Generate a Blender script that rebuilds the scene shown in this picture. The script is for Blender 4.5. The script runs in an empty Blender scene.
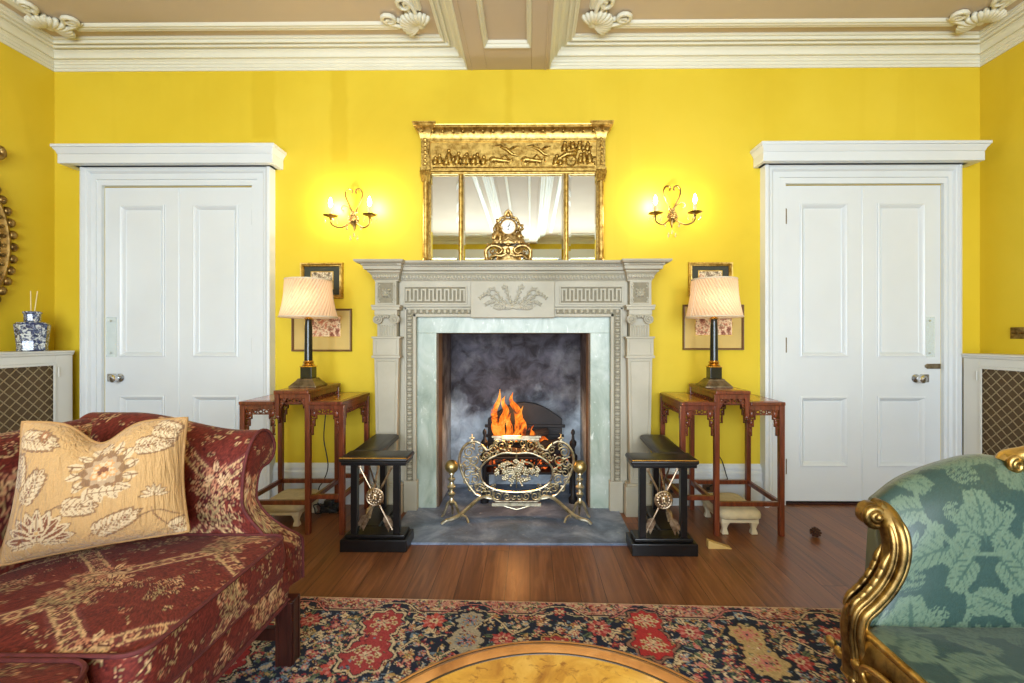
import bpy, math, random
import numpy as np
from mathutils import Vector, Matrix
random.seed(7)
R = math.radians
C = bpy.context.scene.collection
PI = math.pi

# ------------------------------------------------------------------ camera numbers (used to turn photo measurements into metres)
CAMY, CAMZ, F, PPX, PPY, YAW = -3.03, 1.10, 455.0, 526.0, 338.0, R(0.5)
def ray(px, py):
    a, c = (px-PPX)/F, -(py-PPY)/F
    return Vector((a*math.cos(YAW)-math.sin(YAW), a*math.sin(YAW)+math.cos(YAW), c))
def at(px, py, q):
    """point seen at a pixel, q metres in front of the chimney wall"""
    r = ray(px, py); t = (-q-CAMY)/r.y
    return Vector((0, CAMY, CAMZ)) + r*t
def fx(px, q): return at(px, PPY, q).x
def fz(py, q, px=PPX): return at(px, py, q).z
def pt(px, py, d): return at(px, py, -CAMY-d)

# ------------------------------------------------------------------ mesh builder
class MB:
    def __init__(s): s.v = []; s.f = []
    def add(s, vs, fs):
        b = len(s.v); s.v += [tuple(v) for v in vs]; s.f += [tuple(b+i for i in f) for f in fs]; return s
    def box(s, x0, x1, y0, y1, z0, z1):
        if x0 > x1: x0, x1 = x1, x0
        if y0 > y1: y0, y1 = y1, y0
        if z0 > z1: z0, z1 = z1, z0
        return s.add([(x0,y0,z0),(x1,y0,z0),(x1,y1,z0),(x0,y1,z0),(x0,y0,z1),(x1,y0,z1),(x1,y1,z1),(x0,y1,z1)],
              [(0,3,2,1),(4,5,6,7),(0,1,5,4),(1,2,6,5),(2,3,7,6),(3,0,4,7)])
    def frustum(s, a, z0, b, z1):
        """a, b = (x0,x1,y0,y1) rectangles"""
        (ax0,ax1,ay0,ay1),(bx0,bx1,by0,by1) = a, b
        return s.add([(ax0,ay0,z0),(ax1,ay0,z0),(ax1,ay1,z0),(ax0,ay1,z0),(bx0,by0,z1),(bx1,by0,z1),(bx1,by1,z1),(bx0,by1,z1)],
              [(0,3,2,1),(4,5,6,7),(0,1,5,4),(1,2,6,5),(2,3,7,6),(3,0,4,7)])
    def loft(s, rings, caps=True, closed=True, loop=False):
        n = len(rings[0]); b = len(s.v)
        for r in rings: s.v += [tuple(p) for p in r]
        m = len(rings)
        for i in range(m if loop else m-1):
            i2 = (i+1) % m
            for j in range(n if closed else n-1):
                k = (j+1) % n
                s.f.append((b+i*n+j, b+i*n+k, b+i2*n+k, b+i2*n+j))
        if caps and not loop:
            s.f.append(tuple(b+j for j in reversed(range(n)))); s.f.append(tuple(b+(m-1)*n+j for j in range(n)))
        return s
    def lathe(s, c, prof, n=24, axis='z', sx=1, sy=1):
        rings = []
        for r, h in prof:
            ring = []
            for j in range(n):
                a = 2*PI*j/n; p, q = r*math.cos(a)*sx, r*math.sin(a)*sy
                if axis == 'z': ring.append((c[0]+p, c[1]+q, c[2]+h))
                elif axis == 'y': ring.append((c[0]+p, c[1]-h, c[2]+q))
                else: ring.append((c[0]+h, c[1]+p, c[2]+q))
            rings.append(ring)
        return s.loft(rings)
    def tube(s, pts, r=.005, n=8, closed=False, flat=1.0):
        P = [Vector(p) for p in pts]; m = len(P)
        rr = list(r) if isinstance(r, (list, tuple)) else [r]*m
        T = []
        for i in range(m):
            a = P[(i+1) % m] if (closed or i < m-1) else P[i]
            b = P[i-1] if (closed or i > 0) else P[i]
            t = a-b
            T.append(t.normalized() if t.length > 1e-9 else Vector((0,0,1)))
        up = Vector((0,1,0)) if abs(T[0].y) < .9 else Vector((1,0,0))
        nrm = (up - T[0]*up.dot(T[0])).normalized()
        rings = []
        for i in range(m):
            nrm = nrm - T[i]*nrm.dot(T[i])
            if nrm.length < 1e-6: nrm = T[i].orthogonal()
            nrm.normalize(); bi = T[i].cross(nrm)
            rings.append([P[i] + (nrm*math.cos(2*PI*j/n)*flat + bi*math.sin(2*PI*j/n))*rr[i] for j in range(n)])
        return s.loft(rings, caps=not closed, loop=closed)
    def ell(s, c, rx, ry, rz, nu=10, nv=6):
        rings = []
        for i in range(1, nv):
            a = PI*i/nv
            rings.append([(c[0]+rx*math.sin(a)*math.cos(2*PI*j/nu), c[1]+ry*math.sin(a)*math.sin(2*PI*j/nu), c[2]-rz*math.cos(a)) for j in range(nu)])
        b = len(s.v); s.loft(rings, caps=False)
        s.v += [(c[0],c[1],c[2]-rz),(c[0],c[1],c[2]+rz)]; e = len(s.v)
        for j in range(nu):
            k = (j+1) % nu
            s.f.append((e-2, b+k, b+j)); s.f.append((e-1, b+(nv-2)*nu+j, b+(nv-2)*nu+k))
        return s
    def prism(s, poly, a, b, axis='y'):
        n = len(poly)
        def mk(p, h):
            return (p[0], h, p[1]) if axis == 'y' else ((h, p[0], p[1]) if axis == 'x' else (p[0], p[1], h))
        vs = [mk(p, a) for p in poly] + [mk(p, b) for p in poly]
        fs = [tuple(range(n)), tuple(range(2*n-1, n-1, -1))] + [(i, n+i, n+(i+1) % n, (i+1) % n) for i in range(n)]
        return s.add(vs, fs)
    def grid(s, nu, nv, fn, wrap=False):
        b = len(s.v)
        for i in range(nu):
            for j in range(nv): s.v.append(tuple(fn(i/(nu-1), j/(nv-1))))
        for i in range(nu-1):
            for j in range(nv-1):
                s.f.append((b+i*nv+j, b+(i+1)*nv+j, b+(i+1)*nv+j+1, b+i*nv+j+1))
        return s
    def xf(s, M):
        s.v = [tuple(M @ Vector(v)) for v in s.v]; return s
    def merge(s, o): return s.add(o.v, o.f)
    def build(s, name, mat, parent=None, smooth=35, bevel=0, cols=None, subsurf=0, fixn=True):
        loc = Vector(parent.get('_o', (0,0,0))) if parent is not None else Vector((0,0,0))
        p = parent
        me = bpy.data.meshes.new(name)
        me.from_pydata([tuple(Vector(v)-loc) for v in s.v], [], s.f); me.update()
        if fixn:
            import bmesh
            bm = bmesh.new(); bm.from_mesh(me); bmesh.ops.recalc_face_normals(bm, faces=bm.faces); bm.to_mesh(me); bm.free()
        if cols is not None:
            at_ = me.color_attributes.new('Col', 'FLOAT_COLOR', 'POINT')
            arr = np.ones((len(s.v), 4), np.float32); arr[:, :3] = cols
            at_.data.foreach_set('color', arr.ravel())
        o = bpy.data.objects.new(name, me); C.objects.link(o); me.materials.append(mat)
        if smooth:
            me.shade_smooth(); me.set_sharp_from_angle(angle=R(smooth))
        if parent is not None:
            o.parent = parent; o['_o'] = tuple(loc)
        if bevel:
            b = o.modifiers.new('Bevel', 'BEVEL'); b.width = bevel; b.segments = 2; b.limit_method = 'ANGLE'; b.angle_limit = R(40)
        if subsurf:
            b = o.modifiers.new('Sub', 'SUBSURF'); b.levels = b.render_levels = subsurf
        return o

def tag(o, label=None, cat=None, group=None, kind=None):
    if label: o['label'] = label
    if cat: o['category'] = cat
    if group: o['group'] = group
    if kind: o['kind'] = kind
    return o
def thing(name, label, cat, loc=(0,0,0), group=None, kind=None):
    o = bpy.data.objects.new(name, None); o.empty_display_size = .05; C.objects.link(o)
    o.location = loc; o['_o'] = tuple(loc)
    return tag(o, label, cat, group, kind)

def curve(pts, n=8, closed=False):
    """Catmull-Rom through pts"""
    P = [Vector(p) for p in pts]; out = []; m = len(P)
    for i in range(m if closed else m-1):
        p0 = P[i-1] if (closed or i > 0) else P[0]*2-P[1]
        p1 = P[i]; p2 = P[(i+1) % m]
        p3 = P[(i+2) % m] if (closed or i+2 < m) else p2*2-p1
        for k in range(n):
            t = k/n
            out.append(0.5*((2*p1)+(p2-p0)*t+(2*p0-5*p1+4*p2-p3)*t*t+(3*p1-p0-3*p2+p3)*t**3))
    if not closed: out.append(P[-1])
    return out

# ------------------------------------------------------------------ colours and materials
def lin(c):
    if isinstance(c, str): c = tuple(int(c[i:i+2], 16) for i in (0, 2, 4))
    return tuple(((v/255)/12.92 if v/255 <= .04045 else ((v/255+.055)/1.055)**2.4) for v in c[:3])
def L4(c): return lin(c)+(1,)
class NT:
    def __init__(s, name):
        s.m = bpy.data.materials.new(name); s.m.use_nodes = True; s.t = s.m.node_tree
        s.b = s.t.nodes['Principled BSDF']; s.out = s.t.nodes['Material Output']
    def n(s, typ, ins=None, **kw):
        nd = s.t.nodes.new(typ)
        for k, v in kw.items(): setattr(nd, k, v)
        for k, v in (ins or {}).items(): s.set(nd, k, v)
        return nd
    def set(s, nd, k, v):
        sock = nd.inputs[k]
        if isinstance(v, bpy.types.Node): v = v.outputs[0]
        if isinstance(v, bpy.types.NodeSocket): s.t.links.new(v, sock)
        else: sock.default_value = v
    def p(s, **kw):
        for k, v in kw.items(): s.set(s.b, k.replace('_', ' '), v)
    def math(s, op, a, b=0.0, c=0.0):
        nd = s.n('ShaderNodeMath', operation=op); s.set(nd, 0, a); s.set(nd, 1, b); s.set(nd, 2, c); return nd.outputs[0]
    def coord(s, scale=(1,1,1), rot=(0,0,0), kind='Object'):
        tc = s.n('ShaderNodeTexCoord'); mp = s.n('ShaderNodeMapping', {'Scale': scale, 'Rotation': rot})
        s.t.links.new(tc.outputs[kind], mp.inputs['Vector']); return mp.outputs[0]
    def noise(s, vec, scale=5, detail=4, rough=.5, dist=0):
        return s.n('ShaderNodeTexNoise', {'Vector': vec, 'Scale': scale, 'Detail': detail, 'Roughness': rough, 'Distortion': dist}).outputs[0]
    def ramp(s, fac, stops):
        nd = s.n('ShaderNodeValToRGB', {'Fac': fac}); e = nd.color_ramp.elements
        while len(e) < len(stops): e.new(.5)
        for el, (p_, c) in zip(e, stops):
            el.position = p_; el.color = c if len(c) == 4 else L4(c)
        return nd.outputs[0]
    def mix(s, fac, a, b, mode='MIX'):
        nd = s.n('ShaderNodeMix', data_type='RGBA', blend_type=mode)
        for k, v in ((0, fac), (6, a), (7, b)):
            if isinstance(v, tuple) and len(v) == 3: v = L4(v)
            if isinstance(v, str): v = L4(v)
            s.set(nd, k, v)
        return nd.outputs[2]
    def bump(s, h, strength=.3, dist=.01):
        nd = s.n('ShaderNodeBump', {'Height': h, 'Strength': strength, 'Distance': dist}); s.set(s.b, 'Normal', nd); return nd

def simple(name, col, rough=.5, metal=0.0, var=.12, scale=12, bump=0.0, bscale=60, **kw):
    """painted / plain surface with a little tonal unevenness"""
    t = NT(name); v = t.coord()
    c = lin(col)
    n = t.noise(v, scale, 5)
    dark = tuple(x*(1-var) for x in c)+(1,); light = tuple(min(1, x*(1+var*.6)) for x in c)+(1,)
    t.p(Base_Color=t.ramp(n, [(.3, dark), (.7, light)]), Roughness=rough, Metallic=metal)
    if bump: t.bump(t.noise(v, bscale, 4), bump, .004)
    for k, val in kw.items(): t.set(t.b, k.replace('_', ' '), val)
    return t.m

def gilt(name, light, dark, rough=.32, scale=40, metal=1.0, bump=.35):
    """gold leaf with darker worn patches"""
    t = NT(name); v = t.coord()
    n = t.noise(v, scale, 6, .6)
    col = t.ramp(n, [(.32, dark), (.6, light)])
    t.p(Base_Color=col, Roughness=t.math('MULTIPLY_ADD', n, .3, rough-.12), Metallic=metal)
    if bump: t.bump(n, bump, .003)
    return t.m

def wood(name, c1, c2, c3, axis='x', scale=6, rough=.3, stretch=12, coat=.2):
    t = NT(name)
    sc = {'x': (1, stretch, stretch), 'y': (stretch, 1, stretch), 'z': (stretch, stretch, 1)}[axis]
    v = t.coord(sc)
    n = t.noise(v, scale, 7, .6, .6)
    t.p(Base_Color=t.ramp(n, [(.25, c1), (.5, c2), (.75, c3)]), Roughness=rough)
    t.p(Coat_Weight=coat, Coat_Roughness=.15)
    t.bump(n, .08, .002)
    return t.m

M = {}
# walls: yellow distemper with uneven patches
def wall_mat(name, c1, c2, c3, stains=None):
    t = NT(name); v = t.coord()
    a = t.noise(v, 1.1, 5, .55, .3); b = t.noise(v, 14, 4)
    col = t.ramp(a, [(.3, c1), (.5, c2), (.72, c3)])
    col = t.mix(t.math('MULTIPLY', b, .12), col, c1)
    # faint vertical stains below the cornice
    vs = t.coord((2.4, 2.4, .12)); st = t.ramp(t.noise(vs, 2.2, 2, .4), [(.60, (0,0,0,1)), (.64, (1,1,1,1))])
    col = t.mix(t.math('MULTIPLY', st, .22), col, c1)
    if stains:
        s3 = t.n('ShaderNodeSeparateXYZ', {'Vector': t.coord()}); wob = t.math('MULTIPLY', t.math('SUBTRACT', t.noise(t.coord(), 6, 3), .5), .06)
        for x0, x1, z0 in stains:
            dx = t.math('SUBTRACT', (x1-x0)/2, t.math('ABSOLUTE', t.math('SUBTRACT', t.math('ADD', s3.outputs[0], wob), (x0+x1)/2)))
            dz = t.math('SUBTRACT', t.math('ADD', s3.outputs[2], wob), z0)
            k = t.n('ShaderNodeMapRange', {'Value': t.math('MINIMUM', dx, dz), 1: -.008, 2: .02, 3: 0.0, 4: .55}).outputs[0]
            col = t.mix(k, col, (200,170,22))
    t.p(Base_Color=col, Roughness=.62, Specular_IOR_Level=.35); t.bump(b, .04, .003)
    return t.m
STAINS = [(fx(251,0), fx(276,0), fz(139,0)), (fx(330,0), fx(348,0), fz(163,0)), (fx(504,0), fx(513,0), fz(124,0))]
WC = ((205,176,34), (213,186,44), (219,193,54))
M['wall'] = wall_mat('yellow_paint', *WC, STAINS)
M['wall_plain'] = wall_mat('yellow_paint_plain', *WC)
M['ceil'] = simple('ceiling_paint', (194,178,154), .8, var=.05, scale=2)
M['cornice'] = simple('cornice_paint', (216,214,194), .55, var=.03, scale=3)
M['white'] = simple('white_gloss_paint', (212,218,220), .32, var=.03, scale=3, bump=.03, bscale=30)
M['greywhite'] = simple('cabinet_paint', (214,214,206), .4, var=.04, scale=4)
# floor boards running towards the fireplace
def floor_mat():
    t = NT('oak_boards'); v = t.coord()
    sep = t.n('ShaderNodeSeparateXYZ', {'Vector': v})
    x, y = sep.outputs[0], sep.outputs[1]
    xi = t.math('DIVIDE', x, .108); idx = t.math('FLOOR', xi); fr = t.math('FRACT', xi)
    rnd = t.n('ShaderNodeTexWhiteNoise', noise_dimensions='1D', ins={'W': idx}).outputs[0]
    yj = t.math('DIVIDE', t.math('MULTIPLY_ADD', rnd, 9.0, y), 4.6); yi = t.math('FLOOR', yj); yf = t.math('FRACT', yj)
    r2 = t.n('ShaderNodeTexWhiteNoise', noise_dimensions='2D', ins={'Vector': t.n('ShaderNodeCombineXYZ', {'X': idx, 'Y': yi})}).outputs[0]
    gv = t.n('ShaderNodeCombineXYZ', {'X': t.math('MULTIPLY', x, 26), 'Y': t.math('MULTIPLY_ADD', r2, 30, t.math('MULTIPLY', y, 1.5)), 'Z': t.math('MULTIPLY', r2, 17)})
    g = t.noise(gv, 1.6, 7, .62, .9)
    col = t.ramp(g, [(.25, (70,40,23)), (.5, (124,76,46)), (.75, (168,112,74))])
    col = t.mix(t.math('MULTIPLY', r2, .6), col, t.mix(.5, col, (66,34,20)))
    r3 = t.n('ShaderNodeTexWhiteNoise', noise_dimensions='2D', ins={'Vector': t.n('ShaderNodeCombineXYZ', {'X': t.math('ADD', idx, 40.3), 'Y': yi})}).outputs[0]
    col = t.mix(t.math('MULTIPLY', t.math('GREATER_THAN', r3, .7), .22), col, (150,100,66))
    big = t.noise(v, 1.7, 3); col = t.mix(t.math('MULTIPLY', big, .35), col, (134,88,56))
    e = t.math('MINIMUM', fr, t.math('SUBTRACT', 1, fr)); gap = t.math('LESS_THAN', e, .013)
    ej = t.math('LESS_THAN', yf, .0008); gap = t.math('MAXIMUM', gap, ej)
    col = t.mix(t.math('MULTIPLY', gap, .8), col, (30,17,10))
    t.p(Base_Color=col, Roughness=t.math('MULTIPLY_ADD', g, .22, .22), Specular_IOR_Level=.5)
    t.bump(t.math('SUBTRACT', t.math('MULTIPLY', g, .25), gap), .25, .004)
    return t.m
M['floor'] = floor_mat()
def slate_mat():
    t = NT('hearth_slate'); v = t.coord()
    a = t.noise(v, 5, 6, .65, .5); b = t.noise(v, 28, 5, .7)
    col = t.ramp(a, [(.3, (64,74,90)), (.5, (100,114,136)), (.68, (146,160,182))])
    col = t.mix(t.ramp(b, [(.62, (0,0,0,1)), (.72, (1,1,1,1))]), col, (176,178,180))
    t.p(Base_Color=col, Roughness=.5); t.bump(b, .2, .004); return t.m
M['slate'] = slate_mat()
def stone_mat():
    t = NT('carved_stone'); v = t.coord()
    a = t.noise(v, 3, 5); b = t.noise(v, 60, 4)
    col = t.ramp(a, [(.3, (160,154,134)), (.7, (186,180,162))])
    ao = t.n('ShaderNodeAmbientOcclusion', {'Distance': .02}, samples=4)
    col = t.mix(t.math('MULTIPLY', b, .2), col, (150,142,120))
    t.p(Base_Color=col, Roughness=.5); t.bump(b, .06, .002); return t.m
M['stone'] = stone_mat()
M['stoneground'] = simple('dark_stone_ground', (134,126,104), .7, var=.15, scale=40)  # darker stone for the sunk plates behind key, eggs and rosettes
def marble_mat():
    t = NT('green_marble'); v = t.coord((1, 1, .45))
    a = t.noise(v, 6, 7, .6, 1.4); b = t.noise(v, 40, 5, .65, .5)
    col = t.ramp(a, [(.25, (122,138,122)), (.5, (164,176,162)), (.75, (192,200,190))])
    col = t.mix(t.ramp(b, [(.6, (0,0,0,1)), (.72, (1,1,1,1))]), col, (214,220,212))
    t.p(Base_Color=col, Roughness=.3); return t.m
M['marble'] = marble_mat()
def soot_mat():
    t = NT('sooty_firebrick'); v = t.coord()
    sep = t.n('ShaderNodeSeparateXYZ', {'Vector': v})
    z = sep.outputs[2]
    a = t.noise(v, 3.2, 5, .55, .4); b = t.noise(v, 45, 5, .7); c = t.noise(v, 9, 5, .6, .6)
    h = t.math('ADD', t.math('MULTIPLY', z, 1.5), t.math('MULTIPLY', t.math('SUBTRACT', a, .5), 1.6))
    m = t.ramp(h, [(.62, (0,0,0,1)), (.98, (1,1,1,1))])
    col = t.mix(m, t.ramp(c, [(.3, (128,138,150)), (.6, (190,202,212))]), t.ramp(c, [(.35, (34,32,38)), (.75, (92,92,104))]))
    col = t.mix(t.math('MULTIPLY', t.ramp(t.noise(t.coord(), 5, 5, .6), [(.5, (0,0,0,1)), (.7, (1,1,1,1))]), .4), col, (150,152,156))
    t.p(Base_Color=col, Roughness=.85); t.bump(b, .25, .006); return t.m
M['soot'] = soot_mat()
M['jambbrick'] = simple('heat_browned_stone', (112,94,78), .8, var=.35, scale=9, bump=.2)
M['gold'] = gilt('gilt_wood', (216,184,104), (150,114,52), .34)
M['goldrelief'] = gilt('gilt_relief', (202,170,94), (116,86,38), .38, 70)
M['golddark'] = gilt('antique_gilt', (168,138,82), (86,64,36), .36, 26)
M['ormolu'] = gilt('ormolu', (204,172,112), (104,78,42), .34, 60)
M['goldcarv'] = gilt('bright_gilt_carving', (214,180,108), (140,104,54), .34, 26)
M['brass'] = gilt('old_brass', (220,210,182), (152,140,110), .3, 30, bump=.1)
M['ballbrass'] = gilt('dull_brass_ball', (190,170,116), (146,124,76), .34, 16, bump=.05)
M['brassgold'] = gilt('polished_brass', (226,184,96), (176,128,52), .22, 20, bump=.05)
M['iron'] = simple('black_iron', (26,25,27), .6, .3, .3, 20, .2)
M['blackwood'] = simple('ebonised_wood', (20,19,20), .28, 0, .3, 14, .05)
M['leather'] = simple('black_leather', (34,32,30), .34, 0, .25, 10, .12, 140)
M['chrome'] = simple('chrome', (206,208,210), .16, 1.0, .05)
M['bronze'] = gilt('dull_bronze', (150,136,112), (84,74,60), .4, 20)
M['blacklacquer'] = simple('black_lacquer', (22,26,26), .2, 0, .2)
M['rosewood'] = wood('rosewood', (62,26,16), (104,48,28), (138,70,42), 'z', 5, .28)
M['rosewoodtop'] = wood('rosewood_top', (116,50,24), (156,78,38), (180,98,50), 'y', 4, .2, 10, .5)
M['mahogany'] = wood('dark_mahogany', (30,12,10), (52,22,17), (74,34,24), 'z', 5, .3)
M['mirror'] = simple('mirror_glass', (224,228,222), .015, 1.0, .01)
M['cable'] = simple('black_flex', (22,22,22), .45)
M['linen'] = simple('cream_linen', (206,192,158), .85, 0, .14, 30, .3, 160)
M['creampaint'] = simple('cream_paint', (214,202,172), .5, 0, .12)
# ================================================================== ROOM SHELL
XL, XR, YR = -3.195, 2.97, -5.7
ZC, ZW = 3.02, 2.887                       # flat ceiling, underside of cornice and beam
DL = (-2.853, -1.853); DR = (1.687, 2.713); DZ = 2.113      # door openings
FBX = (fx(437, .1), fx(590, .1)); FBZ = fz(333, .1)         # fire opening
def S(o, label, cat): return tag(o, label, cat, kind='structure')

m = MB(); m.box(XL-.3, XR+.3, YR-.3, .6, -.12, 0)
S(m.build('floor', M['floor'], smooth=0), 'polished brown oak floorboards running towards the fireplace', 'floor')
m = MB()
T = .55
for a, b, z0, z1 in ((XL-.3, DL[0], 0, 3.2), (DL[0], DL[1], DZ, 3.2), (DL[1], FBX[0]-.0, 0, 3.2), (FBX[0], FBX[1], FBZ, 3.2),
                     (FBX[1], DR[0], 0, 3.2), (DR[0], DR[1], DZ, 3.2), (DR[1], XR+.3, 0, 3.2)):
    m.box(a, b, 0, T, z0, z1)
m.box(XL-.3, XR+.3, T, T+.1, 0, 3.2)
S(m.build('wall_back', M['wall'], smooth=0), 'yellow painted chimney wall behind the fireplace and the two doors', 'wall')
wl = M['wall_plain']
S(MB().box(XL-.3, XL, YR-.3, 0, 0, 3.2).build('wall_left', wl, smooth=0), 'yellow painted side wall carrying the oval gilt mirror', 'wall')
S(MB().box(XR, XR+.3, YR-.3, 0, 0, 3.2).build('wall_right', wl, smooth=0), 'yellow painted side wall with the brass switch plate', 'wall')
# window wall behind the camera
WX = [(-2.0, -.86), (-.62, .52), (.76, 1.9)]; WZ = (.45, 2.6)
m = MB(); e = XL-.3
for a, b in WX:
    m.box(e, a, YR-.3, YR, 0, 3.2); m.box(a, b, YR-.3, YR, 0, WZ[0]); m.box(a, b, YR-.3, YR, WZ[1], 3.2); e = b
m.box(e, XR+.3, YR-.3, YR, 0, 3.2)
S(m.build('wall_rear', M['wall_plain'], smooth=0), 'yellow window wall opposite the fireplace', 'wall')
gt = NT('window_glass'); gt.p(Base_Color=(1,1,1,1), Roughness=0, Transmission_Weight=1.0, IOR=1.02, Alpha=.12)
M['glass'] = gt.m
for i, (a, b) in enumerate(WX):
    w = thing('window_%d' % (i+1), 'tall white sash window in the wall opposite the fireplace, %s' % ('by the oval mirror wall', 'middle one', 'by the switch wall')[i], 'window', ((a+b)/2, YR-.15, WZ[0]), kind='structure')
    m = MB()
    for x in (a, b-.06): m.box(x, x+.06, YR-.2, YR-.1, *WZ)
    for z in (WZ[0], (WZ[0]+WZ[1])/2-.03, WZ[1]-.06): m.box(a, b, YR-.2, YR-.1, z, z+.06)
    for k in (1, 2): x = a+(b-a)*k/3; m.box(x-.012, x+.012, YR-.17, YR-.13, *WZ)
    m.build('sash', M['white'], w, 0)
    MB().box(a+.03, b-.03, YR-.152, YR-.148, WZ[0]+.03, WZ[1]-.03).build('pane', M['glass'], w, 0)
    m = MB()
    for x0, x1 in ((a-.12, a), (b, b+.12)): m.box(x0, x1, YR, YR+.05, .3, 2.62)
    m.box(a-.119, b+.119, YR, YR+.09, 2.6, 2.77); m.box(a-.118, b+.118, YR, YR+.12, .38, .45)
    m.build('architrave', M['white'], w, 0, .008)

# ceiling with two coffers and the central beam
BX = (-.413, .127)
m = MB(); m.box(XL-.3, XR+.3, YR-.3, .6, ZC, ZC+.2)
S(m.build('ceiling', M['ceil'], smooth=0), 'flat stone-coloured ceiling divided by a central beam', 'ceiling')
prof = [(0,0),(.007,0),(.007,.017),(.013,.02),(.013,.037),(.02,.04),(.024,.05),(.032,.056),(.032,.06),(.052,.06),(.052,.066),
        (.056,.078),(.064,.088),(.074,.094),(.074,.104),(.097,.104),(.097,.097),(.102,.094),(.108,.095),(.111,.099),(.111,.111),(.130,.111),(.130,.104),(.134,.101),(.139,.102),(.142,.106),(.142,.119),(.153,.119),(.159,.123),(.159,.1335)]
def cornice(x0, x1, y0, y1, pr, z0):
    rings = []
    for p, h in pr:
        rings.append([(x0+p, y0+p, z0+h), (x1-p, y0+p, z0+h), (x1-p, y1-p, z0+h), (x0+p, y1-p, z0+h)])
    return MB().loft(rings, caps=False)
rib = [(.215,0),(.219,-.010),(.226,-.016),(.236,-.013),(.247,-.018),(.258,-.013),(.268,-.016),(.276,-.010),(.280,0)]
for i, (x0, x1) in enumerate(((XL, BX[0]), (BX[1], XR))):
    side = ('above the oval mirror', 'above the switch plate')[i]
    o = cornice(x0, x1, YR, 0, prof, ZW).build('trim_%d' % (i+1), M['cornice'], None, 25)
    S(o, 'stepped cream plaster cornice round the ceiling coffer %s' % side, 'cornice')
    m = MB(); g = .14
    X0, X1, Y0, Y1 = x0+.2475, x1-.2475, YR+.2475, -.2475
    def bar(ax, a, b, c):
        rs = []
        for t in (a, b):
            rs.append([((t, c+p-.2475, ZC+h) if ax == 'x' else (c+p-.2475, t, ZC+h)) for p, h in rib])
        m.loft(rs)
    bar('x', X0+g, X1-g, Y0); bar('x', X0+g, X1-g, Y1); bar('y', Y0+g, Y1-g, X0); bar('y', Y0+g, Y1-g, X1)
    S(m.build('trim_%d' % (i+3), M['cornice'], None, 30), 'cream plaster ceiling rib framing the coffer %s' % side, 'ceiling rib')
    # shell and leaf ornaments at the rib corners
    for cx, cy, sx, sy in ((X0, Y1, 1, -1), (X1, Y1, -1, -1)):
        near = (cx < -2 or cx > 2)
        m = MB(); cx += sx*.02; cy += sy*.03; D = Vector((sx, sy, 0)).normalized(); Pn = Vector((-D.y, D.x, 0))
        c0 = Vector((cx, cy, ZC))-D*.02
        for k in range(13):                      # fan of shell flutes
            a = R(-84+14*k); d = D*math.cos(a)+Pn*math.sin(a)
            L = .13*(1-.16*abs(k-6)/6)
            m.tube([c0+d*(L*t)+Vector((0,0,-.010-.024*math.sin(PI*min(1,t*.9)))) for t in (0,.25,.5,.75,.92,1)], [.005,.008,.011,.014,.015,.006], 8)
        for sg in (-1, 1):                       # C-scrolls running out along the ribs
            ax = Vector((sx,0,0)) if sg > 0 else Vector((0,sy,0)); oth = Vector((0,sy,0)) if sg > 0 else Vector((sx,0,0))
            pts = []
            for k in range(18):
                t = k/17; a = t*3.6*PI; r = .045*(1-t*.8)
                pts.append(Vector((cx,cy,ZC-.016))+ax*(.16+r*math.sin(a)*1.1)+oth*(.012+r*(1-math.cos(a))*.9))
            m.tube(pts, [.013]*14+[.011,.010,.009,.008], 7)
            m.tube(curve([Vector((cx,cy,ZC-.012))+ax*.02, Vector((cx,cy,ZC-.024))+ax*.08-oth*.012, Vector((cx,cy,ZC-.016))+ax*.16, Vector((cx,cy,ZC-.01))+ax*.21+oth*.01], 5), [.012]*10+[.010,.009,.008,.007,.006,.004], 7)
            for k in range(4):
                m.ell(Vector((cx,cy,ZC-.012))+ax*(.05+.03*k)+oth*(.035+.012*math.sin(k*2)), .016, .016, .014, 8, 5)
        m.ell(c0+Vector((0,0,-.012)), .03, .03, .02, 10, 6)
        lab = 'white plaster shell ornament on the ceiling ' + (('by the oval mirror wall', 'beside the beam, over the left wall light') if i == 0 else ('beside the beam, over the right wall light', 'by the switch plate wall'))[0 if sx > 0 else 1]
        tag(m.build('plaster_shell', M['cornice'], None, 50), lab, 'plaster ornament', 'ceiling shell ornaments')
# beam with a long sunk panel
bp = (fx(489.6, .26)-.01, fx(524.6, .26)+.012)
m = MB()
m.box(BX[0]-.0, bp[0]-.03, YR, 0, ZW, ZC+.01); m.box(bp[1]+.03, BX[1], YR, 0, ZW, ZC+.01)
PY = (-5.44, -.262); 
m.box(bp[0]-.03, bp[1]+.03, PY[1]+.03, 0, ZW, ZC+.01); m.box(bp[0]-.03, bp[1]+.03, YR, PY[0]-.03, ZW, ZC+.01)
m.box(bp[0]-.03, bp[1]+.03, PY[0]-.03, PY[1]+.03, ZW+.028, ZC+.01)
for k, (x0, x1) in enumerate(((BX[0]+.02, BX[0]+.03), (BX[1]-.03, BX[1]-.02))): m.box(x0, x1, YR, 0, ZW-.006, ZW+.01)
S(m.build('beam', M['ceil'], smooth=0, bevel=.004), 'deep plastered ceiling beam meeting the wall above the mantel mirror', 'beam')
mold = [(0,.03),(0,.0),(.006,-.008),(.014,-.002),(.018,.008),(.026,.012),(.03,.03)]
rings = [[(bp[0]-.03+p, PY[0]-.03+p, ZW+h), (bp[1]+.03-p, PY[0]-.03+p, ZW+h), (bp[1]+.03-p, PY[1]+.03-p, ZW+h), (bp[0]-.03+p, PY[1]+.03-p, ZW+h)] for p, h in mold]
S(MB().loft(rings, caps=False).build('trim_5', M['cornice'], None, 30), 'cream moulding round the sunk panel of the ceiling beam', 'panel moulding')

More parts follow.
